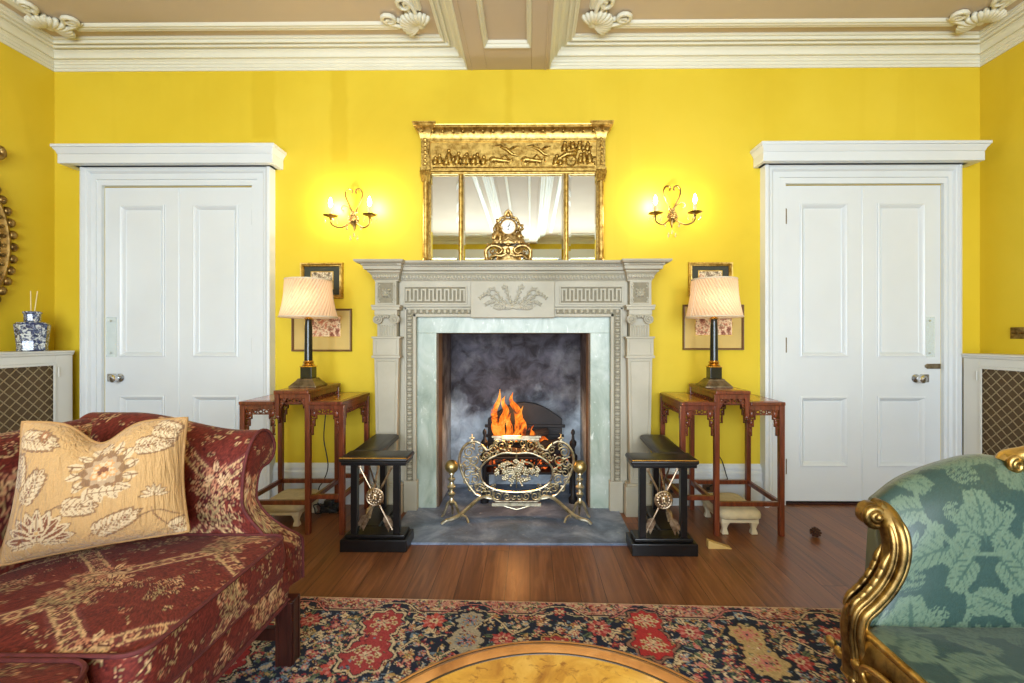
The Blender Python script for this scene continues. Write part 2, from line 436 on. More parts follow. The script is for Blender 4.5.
# ------------------------------------------------------------------ skirting
sk = [(0,0),(.034,0),(.034,.155),(.024,.162),(.024,.196),(.030,.200),(.030,.212),(.020,.222),(.020,.24),(.012,.252),(.006,.262),(0,.266)]
def skirt(name, a, b, lab, axis='x', c=0, sg=-1):
    rs = [[((t, c+sg*p, h) if axis == 'x' else (c+sg*p, t, h)) for p, h in sk] for t in (a, b)]
    return S(MB().loft(rs).build(name, M['white'], None, 30), lab, 'skirting board')
AL = (fx(82, .05), fx(271, .05)); AR = (fx(764, .05), fx(960, .05))
skirt('baseboard_1', AL[1], fx(371, .1)+.03, 'moulded white skirting between the left door and the fireplace')
skirt('baseboard_2', fx(655, .1)-.03, AR[0], 'moulded white skirting between the fireplace and the right door')
skirt('baseboard_left', YR, -.58, 'moulded white skirting along the oval mirror wall', 'y', XL, 1)
skirt('baseboard_right', YR, -.58, 'moulded white skirting along the switch plate wall', 'y', XR, -1)

# ------------------------------------------------------------------ doors
def door(n, ox, ax, cx, hinge, lab):
    """ox opening, ax architrave outer, cx overdoor cornice"""
    d = thing('door_%d' % n, lab, 'door', ((ox[0]+ox[1])/2, 0, 0), kind='structure')
    # architrave: stepped profile swept round three sides (w from the outside inwards, y = projection)
    pr = [(0,0),(0,.066),(.016,.07),(.022,.06),(.032,.052),(.044,.050),(.05,.044),(.056,.034),(.092,.032),(.096,.024),(.130,.022),(.134,-.03)]
    wl_, wr_ = ox[0]-ax[0], ax[1]-ox[1]; wt = fz(163, .05)-DZ
    rings = []
    for w, y in pr:
        k = w/.134
        x0, x1, z1 = ax[0]+wl_*k, ax[1]-wr_*k, DZ+wt*(1-k)
        rings.append([(x0,-y,0),(x0,-y,z1),(x1,-y,z1),(x1,-y,0)])
    m = MB(); m.loft(rings, caps=False, closed=False)
    m.build('architrave', M['white'], d, 25)
    # overdoor cornice
    m = MB(); z = DZ+wt
    def lay(q, e, z0, z1): m.box(cx[0]+e, cx[1]-e, -q, 0, z0, z1)
    zt = fz(141.8, .155)
    lay(.158, 0, zt-.02, zt)
    pr2 = [(.118,.048),(.122,.062),(.135,.074),(.150,.08)]
    rr = []
    for q, h in [(.134, zt-.058)]+[(.137, zt-.054), (.141, zt-.040), (.150, zt-.028), (.153, zt-.02)]:
        e = .158-q; rr.append([(cx[0]+e,-q,h),(cx[1]-e,-q,h),(cx[1]-e,0,h),(cx[0]+e,0,h)])
    m.loft(rr)
    lay(.132, .022, zt-.116, zt-.057)
    ea = .0
    rr = []
    for q, h in [(.052, z-.02),(.056, z),(.066, z+.012),(.072, z+.026),(.09, zt-.116)]:
        e = .066-q; rr.append([(ax[0]+e,-q,h),(ax[1]-e,-q,h),(ax[1]-e,0,h),(ax[0]+e,0,h)])
    m.loft(rr)
    m.build('overdoor_cornice', M['white'], d, 25, .003)
    # leaf: stiles, rails and four sunk panels
    x0, x1 = ox[0]+.001, ox[1]-.001; W_ = x1-x0; zb = .02
    st, mid = .098*W_, .19*W_
    pans = []
    for a, b in ((x0+st, x0+(W_-mid)/2), (x0+(W_+mid)/2, x1-st)):
        pans += [(a, b, fz(357, 0), fz(204, 0)), (a, b, fz(466, 0), fz(396, 0))]
    m = MB(); yf, yb = .0, .045
    zs = sorted({zb, DZ-.004}|{p[2] for p in pans}|{p[3] for p in pans}); xs = sorted({x0, x1}|{p[0] for p in pans}|{p[1] for p in pans})
    for i in range(len(xs)-1):
        for j in range(len(zs)-1):
            c_ = ((xs[i]+xs[i+1])/2, (zs[j]+zs[j+1])/2)
            if not any(p[0] < c_[0] < p[1] and p[2] < c_[1] < p[3] for p in pans):
                m.add([(xs[i],yf,zs[j]),(xs[i+1],yf,zs[j]),(xs[i+1],yf,zs[j+1]),(xs[i],yf,zs[j+1])], [(0,1,2,3)])
    for a, b, c0, c1 in pans:
        rr = []
        for p_, y in ((0,0),(.0,-.006),(.008,-.009),(.016,-.004),(.024,.006),(.03,.014),(.034,.016),(.036,.012),(.05,.012)):
            rr.append([(a+p_,yf+y,c0+p_),(b-p_,yf+y,c0+p_),(b-p_,yf+y,c1-p_),(a+p_,yf+y,c1-p_)])
        n0 = len(m.v); m.loft(rr, caps=False); k = len(m.v); m.f.append((k-4,k-3,k-2,k-1))
    xm = (x0+x1)/2; m.tube([(xm,yf,zb),(xm,yf,DZ-.006)], .006, 6)
    m.add([(x0,yb,zb),(x1,yb,zb),(x1,yb,DZ-.004),(x0,yb,DZ-.004)], [(0,3,2,1)])
    for a, b in ((x0,x0),(x1,x1)): m.add([(a,yf,zb),(a,yb,zb),(a,yb,DZ-.004),(a,yf,DZ-.004)], [(0,1,2,3)])
    m.add([(x0,yf,DZ-.004),(x1,yf,DZ-.004),(x1,yb,DZ-.004),(x0,yb,DZ-.004)], [(0,1,2,3)])
    m.add([(x0,yf,zb),(x1,yf,zb),(x1,yb,zb),(x0,yb,zb)], [(0,3,2,1)])
    m.build('door_leaf', M['white'], d, 25, fixn=False)
    MB().box(ox[0], ox[1], -.02, .1, 0, .012).build('threshold', M['mahogany'], d, 0)
    # knob, rim and clear finger plate on the opening side
    s = -1 if hinge > 0 else 1
    xk = x0+.105 if s < 0 else x1-.165
    zk = fz(378, 0)
    m = MB(); m.lathe((xk, 0, zk), [(.0,.002),(.028,.002),(.028,.006),(.012,.010),(.010,.03),(.022,.038),(.029,.052),(.026,.066),(.012,.072),(0,.073)], 18, 'y')
    m.build('door_knob', M['chrome'], d, 40)
    m = MB(); xe = xk+s*.055; m.box(xe-.028, xe+.028, -.012, 0, zk-.026, zk+.028)
    m.box(xe-.01, xe+.01, -.02, -.012, zk-.008, zk+.01)
    m.build('lock_case', M['chrome'], d, 0, .004)
    if s > 0: m2 = MB().prism([(x1-.105, fz(367,0)), (x1-.09, fz(368.5,0)), (x1-.006, fz(368.5,0)), (x1-.006, fz(363.5,0)), (x1-.09, fz(363.5,0)), (x1-.105, fz(365,0))], -.010, 0); m2.build('door_bolt', M['bronze'], d, 0, .002)
    fp = (x0+.045 if s < 0 else x1-.075)
    m = MB().box(fp-.035, fp+.035, -.005, -.001, fz(357,0), fz(317,0)); m.build('finger_plate', M['acrylic'], d, 0, .001)
    m = MB()
    for zz in (fz(353,0), fz(321,0)): m.lathe((fp, -.005, zz), [(0,0),(.006,0),(.005,.003),(0,.004)], 8, 'y')
    m.build('plate_screw', M['chrome'], d)
    for zz in (fz(217,0), fz(345,0), .25):
        xh = x1 if s < 0 else x0
        m = MB(); m.lathe((xh, -.006, zz-.05), [(0,0),(.007,0),(.007,.1),(0,.1)], 8); m.box(xh-.012, xh+.012, -.004, .0, zz-.05, zz+.05)
        m.build('hinge', M['bronze' if s > 0 else 'white'], d, 30)
at_ = NT('clear_acrylic'); at_.p(Base_Color=L4((226,238,234)), Roughness=.06, Alpha=.28); M['acrylic'] = at_.m
door(1, DL, AL, (fx(49.5, .158), fx(273.5, .158)), 1, 'white four-panelled door under a heavy overdoor, behind the red sofa')
door(2, DR, AR, (fx(762, .158), fx(993, .158)), -1, 'white four-panelled door under a heavy overdoor, behind the green sofa')
WIN_POWER = 122; EXPOSURE = 0.0; SC_P = 4.6; LAMP_P = 0.5
# ================================================================== FIREPLACE
FC = fx(513, .2)                                   # centre line
def zq(py, q=.2): return fz(py, q, 513)
FO = thing('fireplace_surround', 'carved grey stone chimneypiece with tapering pilasters and green marble slips', 'fireplace', (FC, -.1, 0))
K = 1/162.0
# stepped shelf plan: centre part set back, blocks over pilasters brought forward
def shelf_ring(e, qc, qb, z, bi, bo):
    """outline at height z: e = extra projection"""
    xs = [(-bo-e, 0), (-bo-e, -(qb+e)), (-bi+e*.55, -(qb+e)), (-bi+e*.55, -(qc+e)), (bi-e*.55, -(qc+e)), (bi-e*.55, -(qb+e)), (bo+e, -(qb+e)), (bo+e, 0)]
    return [(FC+x, y, z) for x, y in xs]
BI, BO = 115*K, 139*K
zt = zq(259, .3)
sp = [(.0, zq(281.5)), (.002, zq(280)), (.010, zq(279)), (.014, zq(276)), (.026, zq(273.5)), (.034, zq(272.8)), (.034, zq(271.4)), (.052, zq(270.5)), (.056, zq(267.2)), (.064, zq(266.8)),
      (.064, zq(265.2)), (.074, zq(264.6)), (.084, zt-.020), (.094, zt-.012), (.096, zt-.010), (.098, zt-.002), (.096, zt)]
m = MB().loft([shelf_ring(e, .165, .215, z, BI, BO) for e, z in sp])
m.build('mantel_shelf', M['stone'], FO, 25, .001)
m = MB()                                           # small dentils and acanthus tips under the shelf
def row(x0, x1, y, z, n, rx, ry, rz): 
    for i in range(n):
        x = x0+(x1-x0)*(i+.5)/n
        m.ell((FC+x, y, z), rx, ry, rz, 6, 4)
row(-BI+.03, BI-.03, -.231, zq(265.9), 90, .0062, .005, .0055); m.build('dentil_row', M['stone'], FO, 60); m = MB()
row(-BI+.01, BI-.01, -.181, zq(276.8), 64, .0095, .007, .013); m.build('acanthus_band', M['stone'], FO, 60)
for s in (-1, 1):
    m = MB(); row(s*(BI-.01) if s > 0 else -BO-.05, BO+.05 if s > 0 else -(BI-.01), -.281, zq(265.9), 18, .0062, .005, .0055); m.build('dentil_row', M['stone'], FO, 60); m = MB()
    row(s*BI if s > 0 else -BO-.008, BO+.008 if s > 0 else -BI, -.231, zq(276.8), 10, .0095, .007, .013); m.build('acanthus_band', M['stone'], FO, 60)
# frieze body and frame
SLO = (fx(413, .12), fx(612, .12)); SLZ = zq(317, .12)
m = MB()
m.box(FC-BI-.01, FC+BI+.01, -.165, 0, zq(306.5), zq(281))
for s in (-1, 1):
    xo = SLO[0] if s < 0 else SLO[1]
    m.box(xo, FC+s*(BI+.01), -.150, 0, 0, zq(306.5))
m.box(SLO[0], SLO[1], -.150, 0, SLZ, zq(306.5))
m.build('frieze_and_jambs', M['stone'], FO, 0, .002)
# Greek key panels, sunk, with raised key
for s in (-1, 1):
    a, b = sorted((FC+s*47*K, FC+s*112*K)); z0, z1 = zq(304), zq(285)
    m = MB(); t = .010
    for r in ((a, b, z0, z0+t), (a, b, z1-t, z1), (a, a+t, z0+t, z1-t), (b-t, b, z0+t, z1-t)): m.box(r[0], r[1], -.174, -.160, r[2], r[3])
    n = 15; w_ = (b-a-.036)/n; bt = w_*.42; h0, h1 = z0+.02, z1-.02
    for i in range(n+1):
        x = a+.018+i*w_
        m.box(x-bt/2, x+bt/2, -.1760, -.164, h0+.001, h1-.001)
        if i < n: zz = h1 if i % 2 == 0 else h0+bt; m.box(x-bt/2-.0005, x+w_+bt/2+.0005, -.1762, -.164, zz-bt, zz)
    kp = m.build('greek_key_panel', M['stone'], FO, 0, .001)
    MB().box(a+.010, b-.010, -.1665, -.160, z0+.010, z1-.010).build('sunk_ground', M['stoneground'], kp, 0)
# centre tablet with crossed palm sprays
tz0, tz1 = zq(317.5), zq(281)
m = MB(); m.box(FC-43*K, FC+42*K, -.186, -.1, tz0, tz1)
m.build('centre_tablet', M['stone'], FO, 0, .003)
m = MB(); cz = zq(307.5)
for s in (-1, 1):
    for (ex, ez, bend, r) in ((34, 15, 10, .0085), (28, 6, 6, .007), (27, 21, 12, .0075), (10, 25, 3, .007), (19, 0, -2, .006)):
        P = curve([(FC-s*3*K, -.190, cz-.004), (FC+s*ex*.35*K, -.196, cz+ez*.25*K+.003), (FC+s*ex*.75*K, -.199, cz+(ez*.8+bend*.2)*K), (FC+s*(ex)*K, -.19, cz+(ez*.85-bend*.35)*K)], 6)
        m.tube(P, [r*(1-.55*i/len(P)) for i in range(len(P))], 6)
        for i in range(3, len(P)-1, 2):
            d = (P[i+1]-P[i]).normalized(); nn = Vector((-d.z, 0, d.x))
            for g in (-1, 1):
                L = .026*(1-.4*i/len(P)); e = P[i]+d*L*.8+nn*g*L*.7
                m.tube([P[i], (P[i]+e)/2+Vector((0,-.003,0)), e], [.003, .0055, .0015], 5)
    m.ell((FC+s*22*K, -.188, cz+2*K), .006, .004, .006, 7, 5)
m.build('carved_spray', M['stone'], FO, 60)
# egg-and-dart architrave
m = MB(); xi, xo = 106*K, 102.5*K
ex = 106.5*K; ez = zq(311)
def strip(w0, w1, q, zt_):
    for s in (-1, 1): a, b = sorted((FC+s*w0, FC+s*w1)); m.box(a, b, -q, -.14, zq(483), zt_)
    m.box(FC-w1, FC+w1, -q, -.14, zt_-(w1-w0), zt_)
strip(99.7*K, 102.6*K, .162, zq(313.6)); strip(109.5*K, 111.5*K, .160, zq(307.2))
m.build('architrave_fillet', M['stone'], FO, 0, .002)
for s in (-1, 1):
    m = MB(); st = .0375; z = zq(481)
    while z < ez-.01:
        m.ell((FC+s*ex, -.153, z), .0165, .015, .0125, 8, 5)
        m.prism([(FC+s*ex-.012, z+.0170), (FC+s*ex+.012, z+.0170), (FC+s*ex+.012, z+.0200), (FC+s*ex-.012, z+.0200)], -.163, -.148)
        z += st
    n = int(2*ex/st)
    for i in range(n+1):
        x = FC-ex+2*ex*i/n
        if abs(x-FC) < 45*K or (x-FC)*s < 0: continue
        m.ell((x, -.152, ez), .0125, .015, .0165, 8, 5)
    eg = m.build('egg_and_dart_moulding', M['stone'], FO, 60)
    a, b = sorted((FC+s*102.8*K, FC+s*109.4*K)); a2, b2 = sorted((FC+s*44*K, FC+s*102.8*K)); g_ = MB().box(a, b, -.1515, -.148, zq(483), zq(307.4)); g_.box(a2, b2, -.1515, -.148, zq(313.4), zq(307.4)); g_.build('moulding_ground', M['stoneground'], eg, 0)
# plinth blocks under the inner architrave
for s in (-1, 1):
    a, b = sorted((FC+s*98.5*K, FC+s*112*K)); m = MB().box(a, b, -.168, -.1, 0, zq(483)); m.build('architrave_plinth', M['stone'], FO, 0, .003)
# pilasters
for s in (-1, 1):
    PL = MB(); q0 = .215
    def blk(i, o, qf, z0, z1): a, b = sorted((FC+s*i*K, FC+s*o*K)); PL.box(a, b, -qf, 0, z0, z1)
    blk(112.5, 142.5, .232, 0, zq(485)); blk(114, 141, .226, zq(485), zq(482.5))
    a, b = sorted((FC+s*117.5*K, FC+s*137*K)); a2, b2 = sorted((FC+s*115*K, FC+s*139.5*K))
    PL.frustum((a, b, -q0, 0), zq(482.5), (a2, b2, -q0, 0), zq(358))
    blk(113, 141.5, .230, zq(358), zq(355.5)); blk(114, 140.5, .222, zq(355.5), zq(338.5)); blk(112.5, 141.5, .230, zq(338.5), zq(336.5))
    blk(117.5, 137, .205, zq(336.5), zq(315)); blk(116, 139, .222, zq(315), zq(310)); blk(113.5, 141.5, .228, zq(310), zq(307))
    blk(112.5, 142, .232, zq(307), zq(305)); blk(117, 138.5, .218, zq(305), zq(281))
    o = PL.build('pilaster', M['stone'], FO, 0, .002)
    m = MB(); cx = FC+s*127*K                          # raised borders, flutes, rosette
    for (i, o_, z0, z1, q) in ((116.5, 138, zq(354), zq(340), .222), (119, 136.5, zq(305)+.006, zq(282), .218)):
        a, b = sorted((FC+s*i*K, FC+s*o_*K)); t = .006
        for r in ((a,b,z0,z0+t),(a,b,z1-t,z1),(a,a+t,z0+t,z1-t),(b-t,b,z0+t,z1-t)): m.box(r[0], r[1], -q-.005, -q+.002, r[2], r[3])
    for i in range(2):                                   # shaft border follows the taper
        for g in (0, 1):
            t0 = (zq(478), 117.5, 137); t1 = (zq(361), 115, 139.5)
            o0 = t0[1]+2.6 if g == 0 else t0[2]-2.6; o1 = t1[1]+2.6 if g == 0 else t1[2]-2.6
            m.tube([(FC+s*o0*K, -q0, t0[0]), (FC+s*o1*K, -q0, t1[0])], .004, 6)
        m.tube([(FC+s*(117.6)*K, -q0, zq(361)), (FC+s*(136.9)*K, -q0, zq(361))], .004, 6)
        m.tube([(FC+s*(120)*K, -q0, zq(478)), (FC+s*(134.4)*K, -q0, zq(478))], .004, 6)
        break
    m.build('panel_border', M['stone'], o, 40)
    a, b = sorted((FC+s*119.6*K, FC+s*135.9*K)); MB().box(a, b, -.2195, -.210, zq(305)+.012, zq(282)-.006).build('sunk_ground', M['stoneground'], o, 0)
    m = MB()
    for k in range(7): x = cx+(k-3)*2.5*K; m.tube([(x, -.206, zq(335.5)), (x, -.207, zq(327))], .0048, 6)
    for k in range(7): x = cx+(k-3)*2.6*K; m.ell((x, -.207, zq(326.5)), .007, .005, .009, 6, 4)
    for g in (-1, 1):                                    # volutes
        vx = cx+g*8.6*K; vz = zq(319.5); pts = []; rr = []
        for k in range(30):
            t = k/29; an = PI/2-g*(-1)*t*4.4*PI; r = .030*(1-t*.82)
            pts.append((vx+r*math.cos(an), -.228-.012*t, vz+r*math.sin(an))); rr.append(.0062*(1-.35*t))
        m.tube(pts, rr, 6); m.ell((vx, -.238, vz), .008, .008, .008, 8, 6)
        m.lathe((vx, -.20, vz), [(0,0),(.029,0),(.029,.024),(0,.026)], 16, 'y')
    for k in range(3): m.ell((cx+(k-1)*.013, -.232, zq(316.5)-abs(k-1)*.003), .0075, .010, .011, 8, 5)
    m.tube([(cx-.05, -.226, zq(314.6)), (cx, -.230, zq(316)), (cx+.05, -.226, zq(314.6))], .004, 6)
    m.build('ionic_capital', M['stone'], o, 50)
    m = MB(); rz = zq(293.3)
    for k in range(8):
        an = 2*PI*k/8; L = .036 if k % 2 else .030
        m.tube([(cx+math.cos(an)*.008, -.222, rz+math.sin(an)*.008), (cx+math.cos(an)*L*.6, -.229, rz+math.sin(an)*L*.6), (cx+math.cos(an)*L, -.221, rz+math.sin(an)*L)], [.004, .0095, .003], 6)
    m.ell((cx, -.226, rz), .009, .009, .009, 8, 6)
    for gx in (-1, 1):
        for gz in (-1, 1):
            for k in range(3): m.ell((cx+gx*(.044+.006*(k % 2)), -.220, rz+gz*(.03+.011*k)), .007, .006, .007, 6, 4)
    m.build('carved_rosette', M['stone'], o, 50)
# green marble slips
m = MB(); q = .118
m.box(SLO[0], FBX[0], -q, -.0, 0, FBZ); m.box(FBX[1], SLO[1], -q, -.0, 0, FBZ); m.box(SLO[0], SLO[1], -q, 0, FBZ, SLZ)
m.build('marble_slip', M['marble'], FO, 0, .002)
# fire opening lining
m = MB(); d_ = .36
xl0, xl1, xr1, xr0 = FBX[0]+.002, FBX[0]+.012, FBX[1]-.012, FBX[1]-.002
m.add([(xl1, .02, 0), (xl1, d_, 0), (xl1, d_, FBZ), (xl1, .02, FBZ)], [(0,1,2,3)])
m.add([(xr1, .02, 0), (xr1, d_, 0), (xr1, d_, FBZ), (xr1, .02, FBZ)], [(3,2,1,0)])
m.add([(xl1, d_, 0), (xr1, d_, 0), (xr1, d_, FBZ), (xl1, d_, FBZ)], [(0,1,2,3)])
m.add([(xl1, .02, FBZ-.002), (xr1, .02, FBZ-.002), (xr1, d_, FBZ-.002), (xl1, d_, FBZ-.002)], [(3,2,1,0)])
m.build('firebox', M['soot'], FO, 0, fixn=False)
for x_, y_ in ((FBX[0], .12), (FBX[1]-.01, .05)): MB().box(x_, x_+.01, -.10, y_, 0, FBZ-.003).build('scorched_reveal', M['jambbrick'], FO, 0)
# hearth
m = MB(); m.box(FBX[0]+.012, FBX[1]-.012, -.1, .36, -.002, .012); m.box(FC-.665, FC+.665, -.615, -.10, -.002, .012)
tag(m.build('hearth_slab', M['slate'], None, 0, .002), 'scuffed blue-grey slate hearth in front of the fire opening', 'hearth')

# ------------------------------------------------------------------ grate, logs and fire
GX = fx(523, -.12)
GR = thing('fire_grate', 'black cast-iron fire basket with arched back, holding the burning logs', 'grate', (GX, .1, .012))
def gq(px, py, q): return at(px, py, q)
m = MB()
xa, xb = fx(488, -.2), fx(562, -.2); zb_, zt_ = .30, fz(402, -.2)
poly = [(xa, .19), (xb, .19), (xb, zb_+.12)]
for k in range(13): t = k/12; poly.append((xb+(xa-xb)*t, zb_+.16+(zt_-zb_-.16)*math.sin(PI*(.12+.76*t))/1.0))
poly.append((xa, zb_+.12))
m.prism(poly, .18, .22); 
for (e, z0) in ((.012, zb_+.10), (.02, zb_+.17), (.006, zb_+.04)): m.box(xa-e, xb+e, .165, .18, z0, z0+.022)
m.build('fireback', M['iron'], GR, 0, .004)
for px in (484.5, 579):
    X = fx(px, 0.02) if px < 500 else fx(573, .02)
    m = MB(); m.lathe((X, -.02, .012), [(.028,0),(.030,.03),(.016,.05),(.016,.26),(.028,.28),(.030,.31),(.014,.33),(.012,.36),(.022,.38),(.024,.40),(.010,.42),(.008,.445),(.014,.46),(.012,.475),(0,.49)], 12)
    m.build('basket_post', M['iron'], GR)
m = MB(); x0, x1 = fx(485, .02), fx(573, .02)
for z in (.205, .255, .305): m.tube([(x0, -.02, z), (x1, -.02, z)], .008, 6)
for k in range(6):
    x = x0+(x1-x0)*(k+.5)/6; m.tube([(x, -.02, .2), (x, -.02, .305)], .005, 6)
m.box(x0, x1, -.02, .18, .196, .206)
for x in (x0, x1): m.box(x-.006, x+.006, -.02, .18, .2, .3); m.box(x-.01, x+.01, .15, .17, .012, .2)
m.build('basket_bars', M['iron'], GR, 30)
bark = simple('charred_wood', (48,34,26), .9, 0, .5, 18, .6, 40)
logs = [((fx(492,-.06), .035, .330), (fx(550,-.06), .035, .330), .034), ((fx(505,-.1), .12, .33), (fx(560,-.1), .12, .365), .034), ((fx(505,-.08), .045, .405), (fx(548,-.08), .125, .445), .03)]
for (a, b, r), lb in zip(logs, ('charred log lying lowest in the fire basket', 'charred log sloping up to the right side of the fire basket', 'charred log leaning on top in the flames')):
    a, b = Vector(a), Vector(b); m = MB()
    m.tube([a+(b-a)*t+Vector((0,0,.006*math.sin(9*t))) for t in (0,.02,.25,.5,.75,.98,1)], [r*.8,r,r*1.05,r*.95,r*1.04,r,r*.8], 12)
    tag(m.build('firewood_log', bark, None, 40), lb, 'log', 'logs in the fire basket')
def ember_mat():
    t = NT('glowing_embers'); v = t.coord(); n = t.noise(v, 22, 4, .6)
    t.p(Base_Color=L4((40,30,26)), Roughness=.9)
    t.p(Emission_Color=t.ramp(n, [(.50, (0,0,0,1)), (.64, (1,.16,.02,1)), (.8, (1,.5,.12,1))]), Emission_Strength=1.6); return t.m
m = MB(); rng = random.Random(3)
for k in range(60):
    x = x0+.03+rng.random()*(x1-x0-.06); y = .0+rng.random()*.15; z = .222+rng.random()*.06
    m.ell((x, y, z), .018+rng.random()*.012, .018+rng.random()*.012, .014+rng.random()*.01, 6, 4)
tag(m.build('glowing_coals', ember_mat(), None, 50), 'bed of glowing coals in the iron fire basket', 'coals', kind='stuff')
def flame_mat():
    t = NT('flame'); v = t.coord((1,1,.55)); n = t.noise(v, 15, 4, .6, 1.2)
    col = t.ramp(n, [(.4, (.8,.09,.01,1)), (.52, (1,.22,.02,1)), (.63, (1,.42,.07,1)), (.76, (1,.74,.26,1))])
    em = t.n('ShaderNodeEmission', {'Color': col, 'Strength': 1.35}); tr = t.n('ShaderNodeBsdfTransparent')
    mx = t.n('ShaderNodeMixShader', {0: t.ramp(n, [(.40, (0,0,0,1)), (.54, (1,1,1,1))]), 1: tr, 2: em})
    t.t.links.new(mx.outputs[0], t.out.inputs['Surface']); return t.m
FM = flame_mat()
FL = thing('fire_flames', 'orange flames leaping from the logs in the fire basket', 'fire', (fx(515,-.05), .03, .30))
for pts, w_ in (([(499,440),(496,425),(494,412),(499,400),(500,389)], 3.2), ([(503,440),(501,424),(506,412),(503,402),(505,396)], 3.4), ([(514,441),(519,424),(517,410),(511,401),(513,392)], 3.8),
               ([(522,440),(524,426),(520,416),(523,406)], 2.6), ([(529,442),(533,436),(530,430),(534,425)], 2.6), ([(507,442),(510,430),(508,420),(511,413)], 3.2), ([(496,436),(493,426),(495,419)], 2.0), ([(536,443),(543,438),(548,440)], 2.2)):
    P = curve([gq(x, y, -.03) for x, y in pts], 5); n = len(P); k_ = 1/149
    m = MB().tube(P, [max(.001, w_*k_*(.35+.9*math.sin(PI*min(1,.22+.5*(i/n))))*(1-(i/(n-1))**2.2)) for i in range(n)], 9, flat=.5)
    m.build('flame', FM, FL, 60)
FIRELIGHT = [(tuple(gq(512, 425, -.0)+Vector((0,-.02,.03))), 7)]

# ------------------------------------------------------------------ brass fire screen
SQ = .235
FS = thing('fire_screen', 'openwork brass fire screen with bow and flower centre, standing before the grate', 'fire screen', (fx(516.5, SQ), -SQ, .012))
def sp_(x, y, dq=0): return at(x, y, SQ+dq)
SCX = 516.5
def both(m, pts, r, n=8, sm=True):
    for s in (0, 1):
        P = [sp_(x if s == 0 else 2*SCX-x, y) for x, y in pts]
        P = curve(P, 6) if sm else P
        rr = r if not isinstance(r, tuple) else [r[0]+(r[1]-r[0])*i/(len(P)-1) for i in range(len(P))]
        m.tube(P, rr, n)
m = MB()
both(m, [(480,443.5),(474.5,441.5),(467,444),(461.5,451),(459.3,461.3),(462.2,473),(468,484.5),(476,494.5)], .0085)
both(m, [(481,444),(487,450),(493,447),(496,440.5)], .006)
both(m, [(476,494.5),(484,497.5),(493,499)], .006)
m.box(sp_(494,0).x, sp_(539,0).x, -SQ-.008, -SQ+.008, sp_(0,439).z, sp_(0,437).z); m.box(sp_(492,0).x, sp_(541,0).x, -SQ-.010, -SQ+.010, sp_(0,436.4).z, sp_(0,434.8).z)
m.box(sp_(492,0).x, sp_(541,0).x, -SQ-.010, -SQ+.010, sp_(0,504).z, sp_(0,501).z); m.box(sp_(495,0).x, sp_(538,0).x, -SQ-.007, -SQ+.007, sp_(0,500.2).z, sp_(0,499).z)
both(m, [(498,504.5),(507,507),(516.5,509.5)], .004)
m.build('outer_frame', M['brass'], FS, 35)
m = MB()
both(m, [(516.5,453.5),(504,453),(495,456),(486,461.5),(480.3,470),(483,482),(492,488.5),(503,491.5),(516.5,492.5)], .0065)
m.build('inner_frame', M['brass'], FS, 35)
m = MB()
def scroll(m, cx, cy, r0, turns, a0, dir_, th):
    for s in (0, 1):
        P = []
        for k in range(22):
            t = k/21; an = a0+dir_*t*turns*2*PI; r = r0*(1-.8*t)
            x, y = cx+r*math.cos(an), cy-r*math.sin(an)
            P.append(sp_(x if s == 0 else 2*SCX-x, y))
        m.tube(P, [th*(1-.4*i/21) for i in range(22)], 6)
for cx, cy, r0, tu, a0, di in ((469,452,5.6,1.5,.4,1),(466.5,463,5,1.4,1.8,-1),(474,460,5.2,1.5,3.6,1),(468,473,4.6,1.3,1.2,1),(475,479,5,1.5,2.2,-1),(479,488,4.6,1.4,.6,1),(486,456,4.4,1.4,5,1),
      (481,450,4,1.4,2.4,-1),(493,449.5,4.8,1.5,.5,1),(502,446,5.4,1.5,2.6,-1),(510.5,443.2,4.4,1.5,.2,1),(509,449.5,3.8,1.3,3.2,1),(489,493.5,4.4,1.5,.9,-1),(498,496,4.6,1.5,2.2,1),(507,496.2,4.2,1.4,.3,-1),(514,497.2,3,1.2,2.2,1),
      (473,468,4,1.2,4,1),(463,466,3,1.2,5,1),(472,446,3.2,1.2,2,-1),(478,472,3.2,1.2,1,1),(467,481,3.2,1.2,4,-1),(483,458,3.4,1.2,2.6,1),(490,455,3,1.2,.6,-1),(486,489,3,1.2,3,1),(493,486,2.6,1.1,1,-1),(476,486,2.8,1.2,5,1),(497,452,2.8,1.1,4,1),(484,485,3.6,1.2,5.2,-1),(471,489,3.2,1.2,1.1,1),(496,444,3,1.2,.7,1)):
    scroll(m, cx, cy, r0, tu, a0, di, .0052)
for x, y in ((464,457),(470,458),(478,455),(477,468),(472,482),(486,450),(498,452),(505,450),(482,492),(493,490.5),(502,493)):
    for s in (0, 1):
        p = sp_(x if s == 0 else 2*SCX-x, y, .003); m.ell(p, .009, .005, .006, 7, 5)
m.build('scrollwork', M['brass'], FS, 40)
m = MB(); rng = random.Random(5)          # bow, ribbons and flowers in the middle
both(m, [(516.5,466.5),(510,462.5),(503,463),(499.5,467),(504,470),(511,468.5),(516.5,467)], .0055)
both(m, [(516,468),(510,473),(505,472),(500,476)], (.005,.003)); both(m, [(516,469),(513,477),(509,481)], (.005,.003))
m.tube([sp_(516.5, 449), sp_(516.5, 457), sp_(516.5, 470), sp_(516.5, 488)], [.003,.006,.007,.004], 6)
for k in range(66):
    a = rng.random()*2*PI; r = rng.random()**.6
    x, y = 516.5+r*23*math.cos(a), 470.5+r*10*math.sin(a)+abs(math.cos(a))*r*1.5
    p = sp_(x, y, .004+.01*rng.random()); s = .006+.007*rng.random()
    for j in range(4):
        b_ = a+j*PI/2; m.ell(p+Vector((s*.8*math.cos(b_),0,s*.8*math.sin(b_))), s*.7, .004, s*.7, 6, 4)
for s in (-1, 1):
    for k in range(4): m.ell(sp_(516.5+s*(2+1.2*k), 479+k*2.2, .006), .007, .005, .008, 6, 4)
